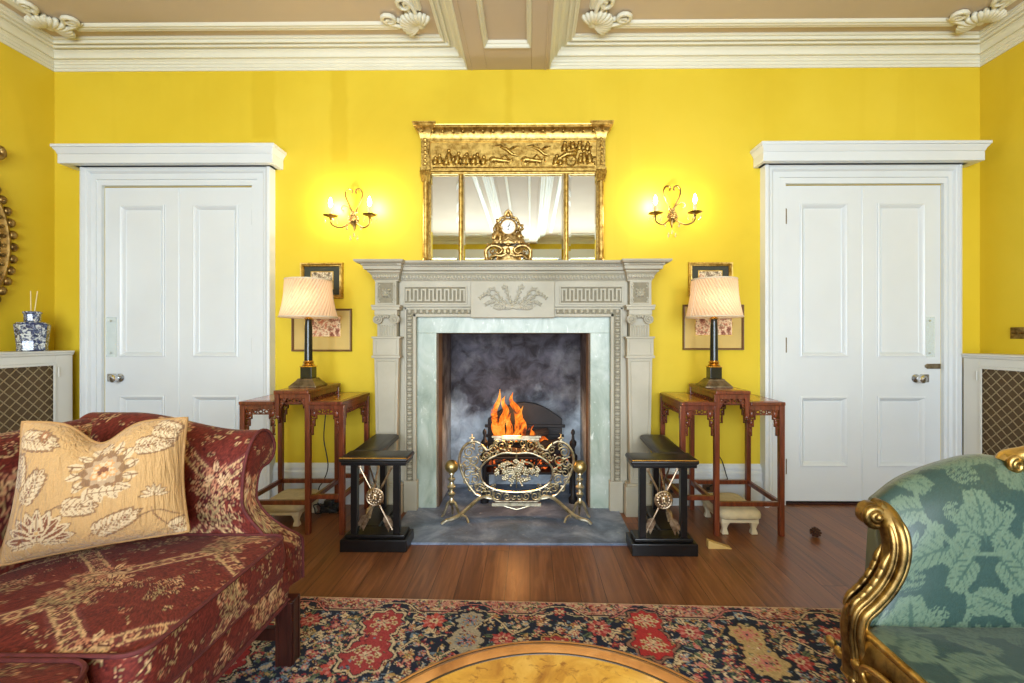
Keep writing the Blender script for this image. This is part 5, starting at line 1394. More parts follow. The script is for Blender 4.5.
# ------------------------------------------------------------------ Persian rug
NAVY = (34,40,60); CREAM = (206,186,150); RED = (164,62,64); PINK = (198,124,114); SKY = (112,132,150); GRN = (98,112,84); GOLD = (186,150,92); WINE = (110,38,44); BLK = (32,34,44)
RX0, RX1, RD0 = -1.75, 1.55, 1.925; RW = RX1-RX0; RL = 2.35; RROT = R(-1.75)
def rugc():
    c = Cv(RW, 1.0, .004, NAVY); rng = random.Random(21)
    pal = [CREAM, PINK, SKY, GRN, GOLD, (226,206,170), RED, (140,150,160)]
    # dense ground of small sprigs and tendrils
    for k in range(620):
        u, v = rng.random()*RW, .09+rng.random()*.92; a = rng.random()*6.3
        P = [(u, v)]
        for j in range(5): a += rng.uniform(-.7,.7); u += .022*math.cos(a); v += .022*math.sin(a); P.append((u, v))
        c.line(P, .005, rng.choice((GRN, GOLD, (150,140,108), SKY, CREAM)))
        c.leaf(P[2][0], P[2][1], .034, .014, a+1, rng.choice((GRN, CREAM, (120,128,100), SKY))); c.leaf(P[4][0], P[4][1], .03, .014, a-1, rng.choice((GRN, GOLD, CREAM, (130,120,90))))
    for k in range(3600):
        u, v = rng.random()*RW, .09+rng.random()*.92; r = rng.uniform(.008,.019); p = rng.choice(pal)
        c.flower(u, v, r, [p, rng.choice((RED, CREAM, NAVY, WINE, PINK)), rng.choice((CREAM, GOLD))], rng.choice((4,5,6)), .25, rng.random())
    def big(u, v, col, r=.05):
        for k in range(6): a = k*PI/3+.3; c.leaf(u+r*.7*math.cos(a), v+r*.7*math.sin(a), .05, .02, a, rng.choice((GRN, CREAM)), NAVY)
        c.flower(u, v, r*1.1, [BLK]); c.flower(u, v, r, [col, PINK, col, CREAM, WINE], 8, .18, rng.random())
    def cart(u, v, col, rim, w=.075, h=.13, inner=CREAM):
        for g, cc in ((1.22, BLK), (1.13, rim), (1.0, BLK), (.95, col)):
            for dv, s_ in ((-h*.55, .95), (0, .62), (h*.5, 1.1)): c.flower(u, v+dv, w*g*s_ if dv else w*g*.7, [cc], 8, .10)
        for dv in (-h*.55, h*.5):
            for k in range(7): a = k*.9; c.flower(u+w*.45*math.cos(a), v+dv+w*.45*math.sin(a), .014, [inner, GOLD, WINE], 5, .25)
            c.flower(u, v+dv, .026, [inner, PINK, inner, NAVY], 6, .3)
    U = lambda px, py: ((px-530)*(500/(py-338))/455-RX0)
    V = lambda px, py: RD0-.034*0-(500/(py-338))-((px-530)*(500/(py-338))/455)*0.0305-.03
    for px, py in ((312,622),(436,622),(560,613),(690,632),(830,630),(250,655),(505,640),(600,628),(340,668),(760,672),(800,660),(460,660),(540,668),(900,640),(640,668)): big(U(px,py), V(px,py), rng.choice((RED, RED, (186,74,66))), rng.uniform(.038,.052))
    # scalloped guard line under the outer border
    def arch(px):
        u0 = U(px, 612); P = cpts([(u0-.20,.10),(u0-.12,.098),(u0-.085,.075),(u0-.05,.042),(u0,.034),(u0+.05,.042),(u0+.085,.075),(u0+.12,.098),(u0+.20,.10)])
        return P
    c.rect(0, RW, 0, .092, (188,140,122))
    for k in range(1900):
        u, v = rng.random()*RW, .014+rng.random()*.07; r = rng.uniform(.005,.012)
        c.flower(u, v, r, [rng.choice((RED, PINK, (188,112,104), CREAM, (120,110,120), WINE)), rng.choice((CREAM, WINE, GOLD))], 5, .25, rng.random())
        if k % 2: c.leaf(u, v, .022, .008, rng.random()*6.3, rng.choice((GRN, CREAM, (120,60,60), NAVY)))
    c.rect(0, RW, .086, .092, (70,44,50)); c.rect(0, RW, .092, .097, CREAM)
    for px in (395, 474, 560, 640, 736, 815, 300, 900, 220):
        P = arch(px); 
        u0 = U(px,612); 
        for k in range(1): c.flower(u0, .075, .062, [NAVY], 10, .05); 
        c.line(P[8:-8], .014, BLK); c.line(P[8:-8], .006, rng.choice((CREAM, PINK)))
        c.flower(u0, .068, .030, [rng.choice((RED, SKY, PINK)), CREAM, WINE], 6, .25)
        for g in (-1, 1): c.leaf(u0+g*.02, .07, .045, .018, PI/2-g*1.1 if g > 0 else PI/2+1.1, CREAM, NAVY)
    cart(U(378,640), V(378,640), RED, CREAM, .088, .17); cart(U(650,633), V(650,633), (176,52,52), (150,110,90), .075, .13); cart(U(757,648), V(757,648), (186,160,110), BLK, .075, .14, PINK)
    cart(U(470,632), V(470,632), (170,160,140), NAVY, .065, .11, SKY); cart(U(560,660), V(560,660), RED, GOLD, .07, .12); cart(U(240,650), V(240,650), (176,56,56), CREAM, .08, .15); cart(U(880,655), V(880,655), RED, CREAM, .08, .13)
    for px, py in ((345,640),(430,645),(505,622),(600,650),(700,655),(800,640),(285,640)):
        u, v = U(px,py), V(px,py); P = cpts([(u-.1,v+.05),(u-.05,v-.02),(u,v+.02),(u+.04,v+.07),(u+.10,v+.03)]); c.line(P, .012, BLK); c.line(P, .007, CREAM)
    for k in range(900):
        u, v = rng.random()*RW, .10+rng.random()*.5; r = rng.uniform(.004,.009); c.flower(u, v, r, [rng.choice((CREAM, PINK, GOLD, SKY, (224,206,176), WINE)), rng.choice((CREAM, WINE, NAVY))], 5, .3, rng.random())
    v0 = .50
    c.rect(0, RW, v0, v0+.012, CREAM); c.rect(0, RW, v0+.012, v0+.085, (190,140,118)); c.rect(0, RW, v0+.085, v0+.095, BLK)
    for k in range(400):
        u, v = rng.random()*RW, v0+.018+rng.random()*.06; c.flower(u, v, rng.uniform(.007,.013), [rng.choice((RED, CREAM, PINK, NAVY, GRN)), rng.choice((CREAM, WINE))], 5, .25)
    for k in range(900):
        u, v = rng.random()*RW, .1+rng.random()*.5; c.flower(u, v, rng.uniform(.005,.011), [rng.choice((CREAM, PINK, WINE, NAVY, GRN, RED)), rng.choice((CREAM, WINE, GOLD))], 5, .3, rng.random())
    c.rect(0, RW, 0, .010, (224,204,166)); c.speck(.22, 4); return c
cv = rugc()
nu = 760; vs = list(np.linspace(0, .80, 190))+list(np.linspace(.82, RL, 60))
us = np.linspace(0, RW, nu)
co_, si_ = math.cos(RROT), math.sin(RROT); org = Vector((RX0, RD0+.012+CAMY, 0))
m = MB(); UU, VV = np.meshgrid(us, np.array(vs)); X_ = org.x+UU*co_+VV*si_*1.0; Y_ = org.y+UU*si_-VV*co_
Z_ = .011+.0015*np.sin(UU*9)*np.sin(VV*7); Z_[0, :] = .002; Z_[-1, :] = .002
m.v = list(map(tuple, np.stack([X_, Y_, Z_], -1).reshape(-1, 3)))
nv = len(vs); m.f = [(j*nu+i, (j+1)*nu+i, (j+1)*nu+i+1, j*nu+i+1) for j in range(nv-1) for i in range(nu-1)]
vv2 = np.where(VV > .97, .62+((VV-.62) % .30), VV)
cols = cv.sample(UU.ravel(), vv2.ravel())
rg = m.build('persian_rug', cloth_mat('rug_pile', .95, 260, .5, .1, spec=.1), None, 0, cols=cols, fixn=False)
tag(rg, 'navy Persian rug with red and cream flowers spread before the hearth', 'rug')

# ================================================================== RED SOFA
def redc():
    W_, H_ = .40, .54; c = Cv(W_, H_, .002, (110,42,34), True); rng = random.Random(5)
    for k in range(420):    # mottled ground
        c.leaf(rng.random()*W_, rng.random()*H_, .05, .005, rng.random()*6.3, rng.choice(((92,34,28),(124,52,42),(98,38,32),(118,46,36))))
    BE = (204,164,120); PK = (186,126,96); OL = (158,136,96); DK = (84,28,30)
    for s in (-1, 1):
        P = [(W_/2+s*W_/2*min(1, max(0, .5+.62*math.cos(2*PI*v/H_)))*.98, v) for v in np.linspace(0, H_, 80)]
        c.line(P, .056, (116,56,52))
        for o in (-1, 1): c.line([(u+o*.029, v) for u, v in P], .005, BE); c.line([(u+o*.022, v) for u, v in P], .003, OL)
        for k in range(0, 80, 4): u, v = P[k]; c.ring(u, v, .0125, .0045, BE); c.flower(u, v, .006, [PK, DK], 6, .2)
    def bloom(u, v, r, c1, c2, k=0):
        for j in range(7): a = j*2*PI/7+k; c.leaf(u+r*.15*math.cos(a), v+r*.15*math.sin(a), r, r*.46, a, (c1, c2)[j % 2], DK)
        c.flower(u, v, r*.30, [DK, c2], 6, .2)
    def spray(u, v, f=1, g=1):
        st = cpts([(u-g*.03*f,v-.12*f),(u-g*.012*f,v-.06*f),(u+g*.012*f,v),(u-g*.006*f,v+.08*f)]); c.line(st, .005, OL)
        for k, (dx, dy, r) in enumerate(((0,.085,.036),(-.055,.05,.028),(.056,.035,.030),(-.045,-.02,.022),(.045,-.045,.022),(.0,.03,.02),(-.02,-.075,.02))):
            c.line(cpts([(u, v-.04*f), (u+dx*.7*f, v+dy*.6*f), (u+dx*f, v+dy*f)], 5), .0035, OL)
            bloom(u+dx*f, v+dy*f, r*f*1.15, BE if k % 3 else (214,178,136), PK, k)
        for g2 in (-1, 1):
            c.acan(u+g2*.004, v-.075*f, .075*f, .036*f, PI/2+g2*1.15, OL, DK, 4); c.acan(u, v-.02*f, .08*f, .030*f, PI/2+g2*.85, (176,146,102), DK, 4)
    spray(W_/2, H_*.5); spray(0, 0, .95, -1); spray(W_/2, .02, .45); spray(0, H_/2+.01, .45, -1)
    for k in range(170):
        u, v, r = rng.random()*W_, rng.random()*H_, rng.uniform(.006,.013)
        if rng.random() < .5: bloom(u, v, r, rng.choice((BE, PK)), OL, k)
        else: c.leaf(u, v, r*2.2, r*.8, rng.random()*6.3, rng.choice((BE, OL, PK, (140,84,66))), DK)
    c.speck(.34, 2); return c
RC = redc(); RM = cloth_mat('red_brocade', .72, 420, .4, .05, 2.0, .2)
RS = thing('brocade_sofa', 'burgundy floral brocade sofa with rolled arms and dark legs, at the left', 'sofa', (-1.15, .9+CAMY, 0))
def fabric(m, name, mat, cvs, uv, parent, smooth=60):
    uv = np.array(uv); return m.build(name, mat, parent, smooth, cols=cvs.sample(uv[:, 0], uv[:, 1]))
apf = [(0,.24),(0,.45),(-.006,.55),(0,.64),(.02,.708),(.055,.754),(.10,.773),(.145,.762),(.178,.727),(.186,.692),(.172,.662),(.142,.646),(.112,.644),(.086,.624),(.073,.58),(.071,.52),(.085,.46),(.115,.415),(.148,.385),(.166,.35),(.168,.22)]
apc = curve([Vector((a, 0, b)) for a, b in apf], 9)
def sstep(a, b, x): t = min(1, max(0, (x-a)/(b-a))); return t*t*(3-2*t)
def xfront(e, z): return -.955+.115*(1-sstep(.36, .56, z))
def arm(name, d0, sg):
    A = None; rows = []; uv = []; L = [0]
    for a, b in zip(apc[:-1], apc[1:]): L.append(L[-1]+(b-a).length)
    nx = 150; m = MB(); n = len(apc)
    def P(p, t):
        xf_ = xfront(p.x, p.z); X = -1.56+(xf_+1.56)*t; z = p.z+.062*sstep(-1.02, -1.42, X)*sstep(.5, .72, p.z)
        return Vector((X, CAMY+d0+sg*p.x, z))
    # resample the profile finely
    N = 230; tot = L[-1]; k = 0; pr = []
    for j in range(N):
        s = tot*j/(N-1)
        while k < n-2 and L[k+1] < s: k += 1
        t = (s-L[k])/max(1e-9, L[k+1]-L[k]); pr.append(apc[k].lerp(apc[k+1], min(1, t)))
    for i in range(nx):
        for j in range(N): q_ = P(pr[j], i/(nx-1)); m.v.append(tuple(q_)); uv.append((q_.x+.04, tot*j/(N-1)-.05))
    m.f = [(i*N+j, (i+1)*N+j, (i+1)*N+j+1, i*N+j+1) for i in range(nx-1) for j in range(N-1)]
    b = len(m.v); 
    m.add([P(p, 0) for p in pr], [tuple(range(N))]); uv += [(0, 0)]*N
    o = fabric(m, name, RM, RC, uv, RS)
    # front facing panel with fine grid (from the profile towards its spine)
    m = MB(); uv = []; sp = []; SPN = curve([Vector((a, 0, b)) for a, b in ((.085,.24),(.07,.36),(.042,.46),(.036,.56),(.05,.64),(.10,.705))], 40)
    for j in range(N):
        p = pr[j]
        jt = max(range(N), key=lambda q_: pr[q_].z)
        if j <= jt: t = (p.z-.24)/(.68-.24)
        elif p.x > .09 and p.z > .635: t = 1
        else: t = (p.z-.22)/(.632-.22)
        t = min(1, max(0, t)); sp.append(SPN[min(len(SPN)-1, int(t*(len(SPN)-1)))])
    K = 16
    for j in range(N):
        for k in range(K):
            t = k/(K-1); p = pr[j].lerp(sp[j], t); q_ = P(p, 1); q_.x += .010*math.sin(PI/2*min(1, t*1.6)); m.v.append(tuple(q_)); uv.append((p.x+.17, p.z*1.0+.3))
    m.f = [(j*K+k, (j+1)*K+k, (j+1)*K+k+1, j*K+k+1) for j in range(N-1) for k in range(K-1)]
    fabric(m, 'arm_facing', RM, RC, uv, o)
    pp = [P(p, 1)+Vector((.004, 0, 0)) for p in pr[16::3]]
    MB().tube(pp, .0055, 7).build('piping', M['redpipe'], o, 60)
M['redpipe'] = simple('brocade_piping', (96,36,36), .8, var=.3, scale=40)
arm('rolled_arm', 1.50, 1); arm('rolled_arm', .30, -1)
def cushion(name, x0, x1, d0, d1, z0, z1, crown, parent, cvs, mat, rad=.045, pipe=None, du=.0, dens=.0045, pw=.0055):
    cx, cy, w, h = (x0+x1)/2, (d0+d1)/2+CAMY, (x1-x0)/2, (d1-d0)/2
    per = 2*(2*w+2*h); NP = int(per/dens); m = MB(); uv = []
    def outline(e):
        ww, hh = max(.004, w-e), max(.004, h-e); r = max(.002, min(rad, ww, hh)-min(e*.3, rad*.5)); pts = []
        segs = []
        for k in range(NP):
            s = k/NP*4; q_ = int(s); f = s-q_
            side = ((2*hh-2*r), (2*ww-2*r))[q_ % 2]; arc = PI/2*r; tot = side+arc; l = f*tot
            if l < side: a, lx_ = 0, l-side/2
            else: a, lx_ = (l-side)/r, None
            if q_ == 0: p = (ww, -side/2+l) if lx_ is not None else (ww-r+r*math.cos(a), hh-r+r*math.sin(a))
            elif q_ == 1: p = (side/2-l, hh) if lx_ is not None else (-ww+r-r*math.sin(a), hh-r+r*math.cos(a))
            elif q_ == 2: p = (-ww, side/2-l) if lx_ is not None else (-ww+r-r*math.cos(a), -hh+r-r*math.sin(a))
            else: p = (-side/2+l, -hh) if lx_ is not None else (ww-r+r*math.sin(a), -hh+r-r*math.cos(a))
            pts.append(p)
        return pts
    st = [(.012, z0), (.003, z0+.006)]
    n_ = int((z1-z0)/dens)
    for k in range(n_+1): t = k/n_; st.append((-.007*math.sin(PI*t), z0+.008+(z1-z0-.016)*t))
    ns = len(st); mx_ = min(w, h)
    kk = int(mx_/dens)
    for k in range(1, kk+1): t = k/kk; st.append((mx_*.985*t, z1-.004+crown*(1-(1-min(1, t*1.35))**2)))
    rings = []; 
    for i, (e, z) in enumerate(st):
        o_ = outline(e); rings.append([(cx+p[0], cy+p[1], z) for p in o_])
        if i < ns: uv += [(k/NP*per+du, z+.1) for k in range(NP)]
        else: uv += [(cx+p[0]+du, cy+p[1]) for p in o_]
    m.loft(rings); o = fabric(m, name, mat, cvs, uv, parent)
    if pipe:
        for e, z in ((.0, z1-.002), (.004, z0+.004)):
            MB().tube([(cx+p[0], cy+p[1], z) for p in outline(e)[::3]], pw, 6, closed=True).build('piping', pipe, o, 60)
    return o
cushion('seat_cushion', -1.47, -.80, .925, 1.497, .325, .45, .022, RS, RC, RM, pipe=M['redpipe'], du=.13)
cushion('seat_cushion', -1.47, -.862, .33, .915, .325, .447, .022, RS, RC, RM, rad=.07, pipe=M['redpipe'], du=.02)
m = MB(); uv = []                                      # front rail
nd = 230; nz = 24
for i in range(nd):
    for j in range(nz):
        d = .30+1.22*i/(nd-1); z = .215+.11*j/(nz-1); m.v.append((-.815+.006*math.sin(PI*j/(nz-1)), d+CAMY, z)); uv.append((d, z+.05))
m.f = [(i*nz+j, (i+1)*nz+j, (i+1)*nz+j+1, i*nz+j+1) for i in range(nd-1) for j in range(nz-1)]
b = len(m.v); m.box(-1.6, -.817, .30+CAMY, 1.52+CAMY, .215, .322); uv += [(.1,.1)]*8
fr = fabric(m, 'seat_rail', RM, RC, uv, RS, 30)
MB().tube([(-.808, .30+CAMY, .222), (-.808, 1.52+CAMY, .222)], .006, 6).build('piping', M['redpipe'], fr, 60)
bpf = curve([Vector((x, 0, z)) for x, z in ((-1.45,.30),(-1.455,.45),(-1.465,.60),(-1.475,.72),(-1.482,.775),(-1.50,.808),(-1.535,.822),(-1.575,.812),(-1.60,.785),(-1.612,.70),(-1.615,.50),(-1.61,.215))], 14)
m = MB(); uv = []; nd = 210; n = len(bpf)
for i in range(nd):
    d = .28+1.30*i/(nd-1); hump = .05*math.sin(PI*min(1, max(0, (d-.28)/1.3)))**2*0
    for j, p in enumerate(bpf): m.v.append((p.x, d+CAMY, p.z+hump)); uv.append((d+.1, j*.0092))
m.f = [(i*n+j, (i+1)*n+j, (i+1)*n+j+1, i*n+j+1) for i in range(nd-1) for j in range(n-1)]
m.f += [tuple(range(n)), tuple((nd-1)*n+j for j in reversed(range(n)))]
fabric(m, 'backrest', RM, RC, uv, RS)
for x0, x1, d0 in ((-.843,-.787,1.497), (-.843,-.787,.20), (-1.60,-1.54,1.50), (-1.60,-1.54,.20)):
    m = MB(); y0 = d0+CAMY; m.box(x0, x1, y0, y0+.056, .0135, .225); 
    for x in (x0+.008, x1-.008): m.box(x-.006, x+.006, y0-.003, y0, .0135, .225)
    m.box(x1, x1+.003, y0+.006, y0+.016, .0135, .225); m.box(x1, x1+.003, y0+.040, y0+.050, .0135, .225)
    m.build('leg', M['mahogany'], RS, 0, .002)
for d0 in (1.515, .218): MB().box(-1.54, -.85, d0+CAMY, d0+.026+CAMY, .085, .125).build('stretcher', M['mahogany'], RS, 0, .003)
MB().box(-1.2, -1.17, .244+CAMY, 1.515+CAMY, .085, .125).build('stretcher', M['mahogany'], RS, 0, .003)

# ------------------------------------------------------------------ cushion on the sofa
def pilc():
    c = Cv(1.0, .84, .0035, (192,154,104)); ln = (120,88,66); WN = (104,40,38); CR = (212,190,154); GY = (176,150,120)
    T = lambda x, y: ((x-90)/620.0, 1-0-(y-80)/540.0*1.0)      # photo crop -> unit square
    def q(x, y):
        # account for the slanted lower left corner
        u = (x-95+ (y-90)*.03)/610; vtop = 85; vb = 640-140*max(0, min(1, u)); return (max(0, min(1, u)), .84*(1-(y-vtop)/(vb-vtop)))
    def pome(x, y, r):
        u, v = q(x, y)
        for k in range(14): a = k*2*PI/14; c.leaf(u+r*.75*math.cos(a), v+r*.8*math.sin(a), r*.6, r*.34, a+.5, CR, ln)
        for k in range(9): a = k*2*PI/9+.2; c.ring(u+r*.95*math.cos(a), v+r*.9*math.sin(a), r*.2, .008, ln)
        c.flower(u, v, r*.92, [ln, GY, CR, WN], 10, .10)
        for dx, dy in ((-.25,.2),(.22,.28),(.05,-.2),(-.3,-.2),(.35,-.12)): c.flower(u+dx*r, v+dy*r, r*.19, [(206,150,96), CR], 6, .15)
        c.lobed(u-r*.5, v-r*.9, r*1.3, r*.5, 0, CR, 5, ln)
    def lotus(x, y, r):
        u, v = q(x, y)
        for k in range(9):
            a = PI*(.02+.96*k/8); 
            for L, cc in ((1.25, ln), (1.18, CR)): c.leaf(u, v-r*.3, r*L, r*.44, a, cc)
            c.leaf(u+.12*r*math.cos(a), v-r*.3+.12*r*math.sin(a), r*.95, r*.28, a, WN, CR)
        c.leaf(u, v-r*.3, r*.9, r*.5, PI/2, CR, ln); c.flower(u, v, r*.22, [WN, CR, (206,160,100)], 6, .2)
        for g in (-1, 1): c.lobed(u, v-r*.35, r*1.0, r*.3, PI/2-g*1.75, CR, 4, ln)
    def spr(x, y, L, rot, n=4):
        u, v = q(x, y)
        c.acan(u, v, L*1.04, .15, rot, ln, None, n+2); c.acan(u, v, L, .125, rot, CR, (150,116,86), n+2)
        for k in range(n): t = (k+.6)/n; p = (u+L*t*math.cos(rot), v+L*t*math.sin(rot)); c.flower(p[0], p[1], .026, [ln, CR, WN if k % 2 else GY], 6, .2)
    def stem(pts): P = cpts([q(x, y) for x, y in pts]); c.line(P, .010, ln)
    stem([(440,330),(390,360),(330,380),(260,420)]); stem([(560,430),(620,410),(680,430)]); stem([(600,400),(610,430),(650,480)]); stem([(440,170),(470,200),(520,190)])
    spr(160, 405, .24, 1.05); spr(140, 350, .22, 1.75); spr(100, 150, .28, -.1, 5); spr(530, 185, .24, .12); spr(590, 110, .17, -.3, 3); spr(390, 510, .30, .42, 5); spr(300, 400, .2, -.1, 3); spr(640, 490, .08, .3, 2)
    pome(440, 262, .158); lotus(230, 500, .165)
    u, v = q(612, 345)
    for k in range(7): a = PI*k/6; c.leaf(u, v-.02, .085, .03, a, ln); c.leaf(u, v-.02, .075, .018, a, CR)
    u, v = q(445, 170); c.flower(u, v, .05, [ln, CR, GY, CR], 8, .18)
    u, v = q(210, 135); c.flower(u, v, .045, [ln, (150,90,60), CR], 9, .2)
    c.speck(.08, 1); return c
def pillow():
    BL, BR, TR, TL = pt(-2,566,1.225), pt(189,531,1.375), pt(187,418,1.40), pt(23,422,1.285)
    n_ = ((BR-BL).cross(TL-BL)).normalized()
    if n_.y > 0: n_ = -n_
    N = 150; cvs = pilc(); PM = cloth_mat('cream_matelasse', .8, 300, .35, .15, 0, .2)
    t = NT('cream_matelasse_crinkled'); a = t.n('ShaderNodeAttribute', attribute_name='Col'); v = t.coord((1,1,.10)); nz = t.noise(v, 75, 3, .6, .4)
    t.p(Base_Color=t.mix(t.math('MULTIPLY', nz, .35), a.outputs[0], (206,160,96), 'MIX'), Roughness=.75, Sheen_Weight=.2, Specular_IOR_Level=.25); t.bump(nz, .9, .012)
    Pl = thing('floral_pillow', 'cream cushion embroidered with maroon flowers, propped on the red sofa', 'cushion', tuple((BL+BR)/2))
    def S(u, v):
        dent = .17*math.exp(-((u-.47)/.15)**2)*v**4; vv = v-dent
        ins = .035*math.sin(PI*v); uu = u+ins*(1-2*u)*(abs(2*u-1)**2)
        vv = vv+.02*math.sin(PI*u)*(1-2*v)*abs(2*v-1)
        return (BL*(1-uu)+BR*uu)*(1-vv)+(TL*(1-uu)+TR*uu)*vv
    def T(u, v): a, b = abs(2*u-1), abs(2*v-1); return .085*((1-a**3)*(1-b**3))**.6*(1-.35*math.exp(-((u-.47)/.12)**2)*v**2)
    m = MB(); uv = []
    for s in (1, -1):
        b = len(m.v)
        for i in range(N):
            for j in range(N): u, v = i/(N-1), j/(N-1); m.v.append(tuple(S(u, v)+n_*s*T(u, v)*(1 if s > 0 else .6))); uv.append((u, v*.84))
        for i in range(N-1):
            for j in range(N-1):
                f = (b+i*N+j, b+(i+1)*N+j, b+(i+1)*N+j+1, b+i*N+j+1); m.f.append(f if s > 0 else f[::-1])
    uv = np.array(uv); m.build('pillow_cover', t.m, Pl, 80, cols=cvs.sample(uv[:, 0]*.999, uv[:, 1]))
    edge = [S(k/40, 0) for k in range(40)]+[S(1, k/40) for k in range(40)]+[S(1-k/40, 1) for k in range(40)]+[S(0, 1-k/40) for k in range(40)]
    MB().tube(edge, .005, 6, closed=True).build('piping', simple('pillow_piping', (176,136,86), .8), Pl, 60)
pillow()

# ================================================================== GREEN SOFA
def damc():
    W_, H_ = .37, .50; G0, G1, G2 = (48,72,66), (94,114,94), (64,88,76); c = Cv(W_, H_, .002, G0, True)
    def motif(oy, ox):
        def A(x, y, l, w, r, n=5, b=0):
            c.acan(ox+x, oy+y, l, w, r, G1, G2, n, b); c.acan(ox-x, oy+y, l, w, PI-r, G1, G2, n, -b)
        P = cpts([(ox, oy-.09), (ox+.07, oy-.07), (ox+.135, oy+.02), (ox+.11, oy+.12), (ox+.04, oy+.17), (ox, oy+.155)])
        c.line(P, .011, G1); c.line([(2*ox-a, b) for a, b in P], .011, G1)
        for k in range(2, len(P), 4):
            for s in (1, -1): c.leaf(ox+s*(P[k][0]-ox), P[k][1], .03, .013, (PI/2-s*(.5+.02*k)), G1, G2)
        A(.09, -.07, .12, .08, -.15); A(.13, .03, .09, .07, .35); A(.10, .13, .10, .075, 1.0); A(.03, -.095, .10, .07, -.95); A(.05, .175, .075, .055, 1.25, 4)
        c.acan(ox, oy-.055, .12, .085, PI/2, G1, G2, 6)
        for r in (.35, .75): A(.012, -.05, .085, .045, PI/2-r, 4)
        w = c._win(ox-.045, ox+.045, oy+.08, oy+.15)
        ok = (np.hypot((w[2]-ox)*.9, (w[3]-oy-.112)) < .034) & ((((w[2]+w[3])/.010 % 1) < .5) ^ (((w[2]-w[3])/.010 % 1) < .5)); c.put(w, ok, G1)
        for k in range(7): a = PI*k/6; c.leaf(ox+.026*math.cos(a), oy+.20+.014*math.sin(a), .036, .016, a, G1, G2)
        c.flower(ox, oy+.20, .020, [G1, G2, G1], 7, .2)
        for s in (-1, 1):
            w = c._win(ox+s*.065-.03, ox+s*.065+.03, oy-.02, oy+.05); ok = (np.hypot(w[2]-ox-s*.065, w[3]-oy-.015) < .024) & ((((w[2]+w[3])/.009 % 1) < .5) ^ (((w[2]-w[3])/.009 % 1) < .5)); c.put(w, ok, G1)
    motif(.13, W_/2); motif(.13+H_/2, 0)
    c.speck(.12, 3); return c
DC = damc(); DM = cloth_mat('green_damask', .42, 500, .22, .15, 0, .5)
GS = thing('gilt_sofa', 'green damask sofa with a carved gilt scroll arm, at the right', 'sofa', (1.1, .6+CAMY, 0))
rows = [[(862,640,1.14),(885,622,1.12),(931,614,1.11),(980,616,1.11),(1030,622,1.11),(1090,632,1.10)],
 [(862,660,1.14),(885,650,1.12),(931,650,1.11),(980,650,1.11),(1030,652,1.11),(1090,655,1.10)],
 [(884,592,1.13),(905,585,1.12),(940,580,1.112),(985,580,1.112),(1035,582,1.112),(1095,590,1.108)],
 [(903,548,1.13),(920,542,1.123),(948,535,1.12),(990,533,1.12),(1038,538,1.12),(1098,545,1.115)],
 [(893,518,1.15),(912,507,1.15),(945,496,1.147),(985,492,1.147),(1035,497,1.147),(1095,505,1.14)],
 [(876,502,1.18),(903,482,1.19),(942,467,1.20),(978,460,1.207),(1020,465,1.207),(1080,475,1.2)],
 [(871,498,1.22),(899,477,1.24),(940,461,1.26),(976,454.5,1.27),(1018,460,1.27),(1078,470,1.26)],
 [(868,504,1.275),(896,486,1.30),(938,472,1.33),(975,466,1.34),(1016,471,1.34),(1074,480,1.33)],
 [(872,560,1.28),(900,560,1.31),(938,560,1.34),(975,560,1.35),(1016,560,1.35),(1070,560,1.34)],
 [(845,640,1.28),(880,640,1.31),(930,640,1.34),(970,640,1.35),(1012,640,1.35),(1066,640,1.34)]]
rows[0], rows[1] = rows[1], rows[0]
CP = [[pt(*p) for p in r] for r in rows]
rowc = [curve(r, 40) for r in CP]; ncol = len(rowc[0])
colc = [curve([rowc[i][j] for i in range(len(rowc))], 26) for j in range(ncol)]
m = MB(); uv = []; nr = len(colc[0])
for j in range(ncol):
    L_ = 0
    for i in range(nr):
        if i: L_ += (colc[j][i]-colc[j][i-1]).length
        m.v.append(tuple(colc[j][i])); uv.append((colc[j][i].x+.0, L_+.06))
m.f = [(j*nr+i, (j+1)*nr+i, (j+1)*nr+i+1, j*nr+i+1) for j in range(ncol-1) for i in range(nr-1)]
# close the two ends
m.f += [tuple(range(nr)), tuple((ncol-1)*nr+i for i in reversed(range(nr)))]
fabric(m, 'upholstered_arm', DM, DC, uv, GS)
# carved gilt post
pp = [(856,672,1.13),(855,650,1.13),(852.5,628,1.13),(856,611,1.125),(868,599,1.12),(881,584,1.112),(891,565,1.108),(894.5,545,1.108),(891,526,1.118),(882,513,1.14),(872,508,1.16)]
PC = curve([pt(*p) for p in pp], 8); n = len(PC)
m = MB(); m.tube(PC, [.029-.005*math.sin(PI*min(1, 1.1*i/n)) for i in range(n)], 14)
post = m.build('arm_post', M['gold2'] if 'gold2' in M else M['golddark'], GS, 60)
m = MB()
for off, r in ((-.024, .007), (.021, .007), (.0, .010)):       # reeded mouldings along the face
    P = []
    for i in range(n):
        t = (PC[min(n-1, i+1)]-PC[max(0, i-1)]).normalized(); nn = Vector((-t.z, 0, t.x)); P.append(PC[i]+nn*off*.8+Vector((0,-.018 if off else -.026,0)))
    m.tube(P, r, 8)
m.build('post_moulding', M['golddark'], post, 60)
m = MB()                                                          # acanthus leaves at the scroll and at the foot
def lf(i0, i1, off, dy, w):
    P = []; 
    for i in range(i0, i1+1):
        t = (PC[min(n-1,i+1)]-PC[i-1]).normalized(); nn = Vector((t.z, 0, -t.x)); nn = nn if nn.x < 0 else -nn
        P.append(PC[i]+nn*(.020+off*math.sin(PI*(i-i0)/max(1,i1-i0)))+Vector((0,dy,0)))
    m.tube(P, [w*(.25+.75*math.sin(PI*min(1, .12+.88*k/(len(P)-1)))) for k in range(len(P))], 7)
for k in range(6): lf(22+4*k, 34+4*k, .010, -.014, .008); lf(24+4*k, 35+4*k, .007, .014, .008)
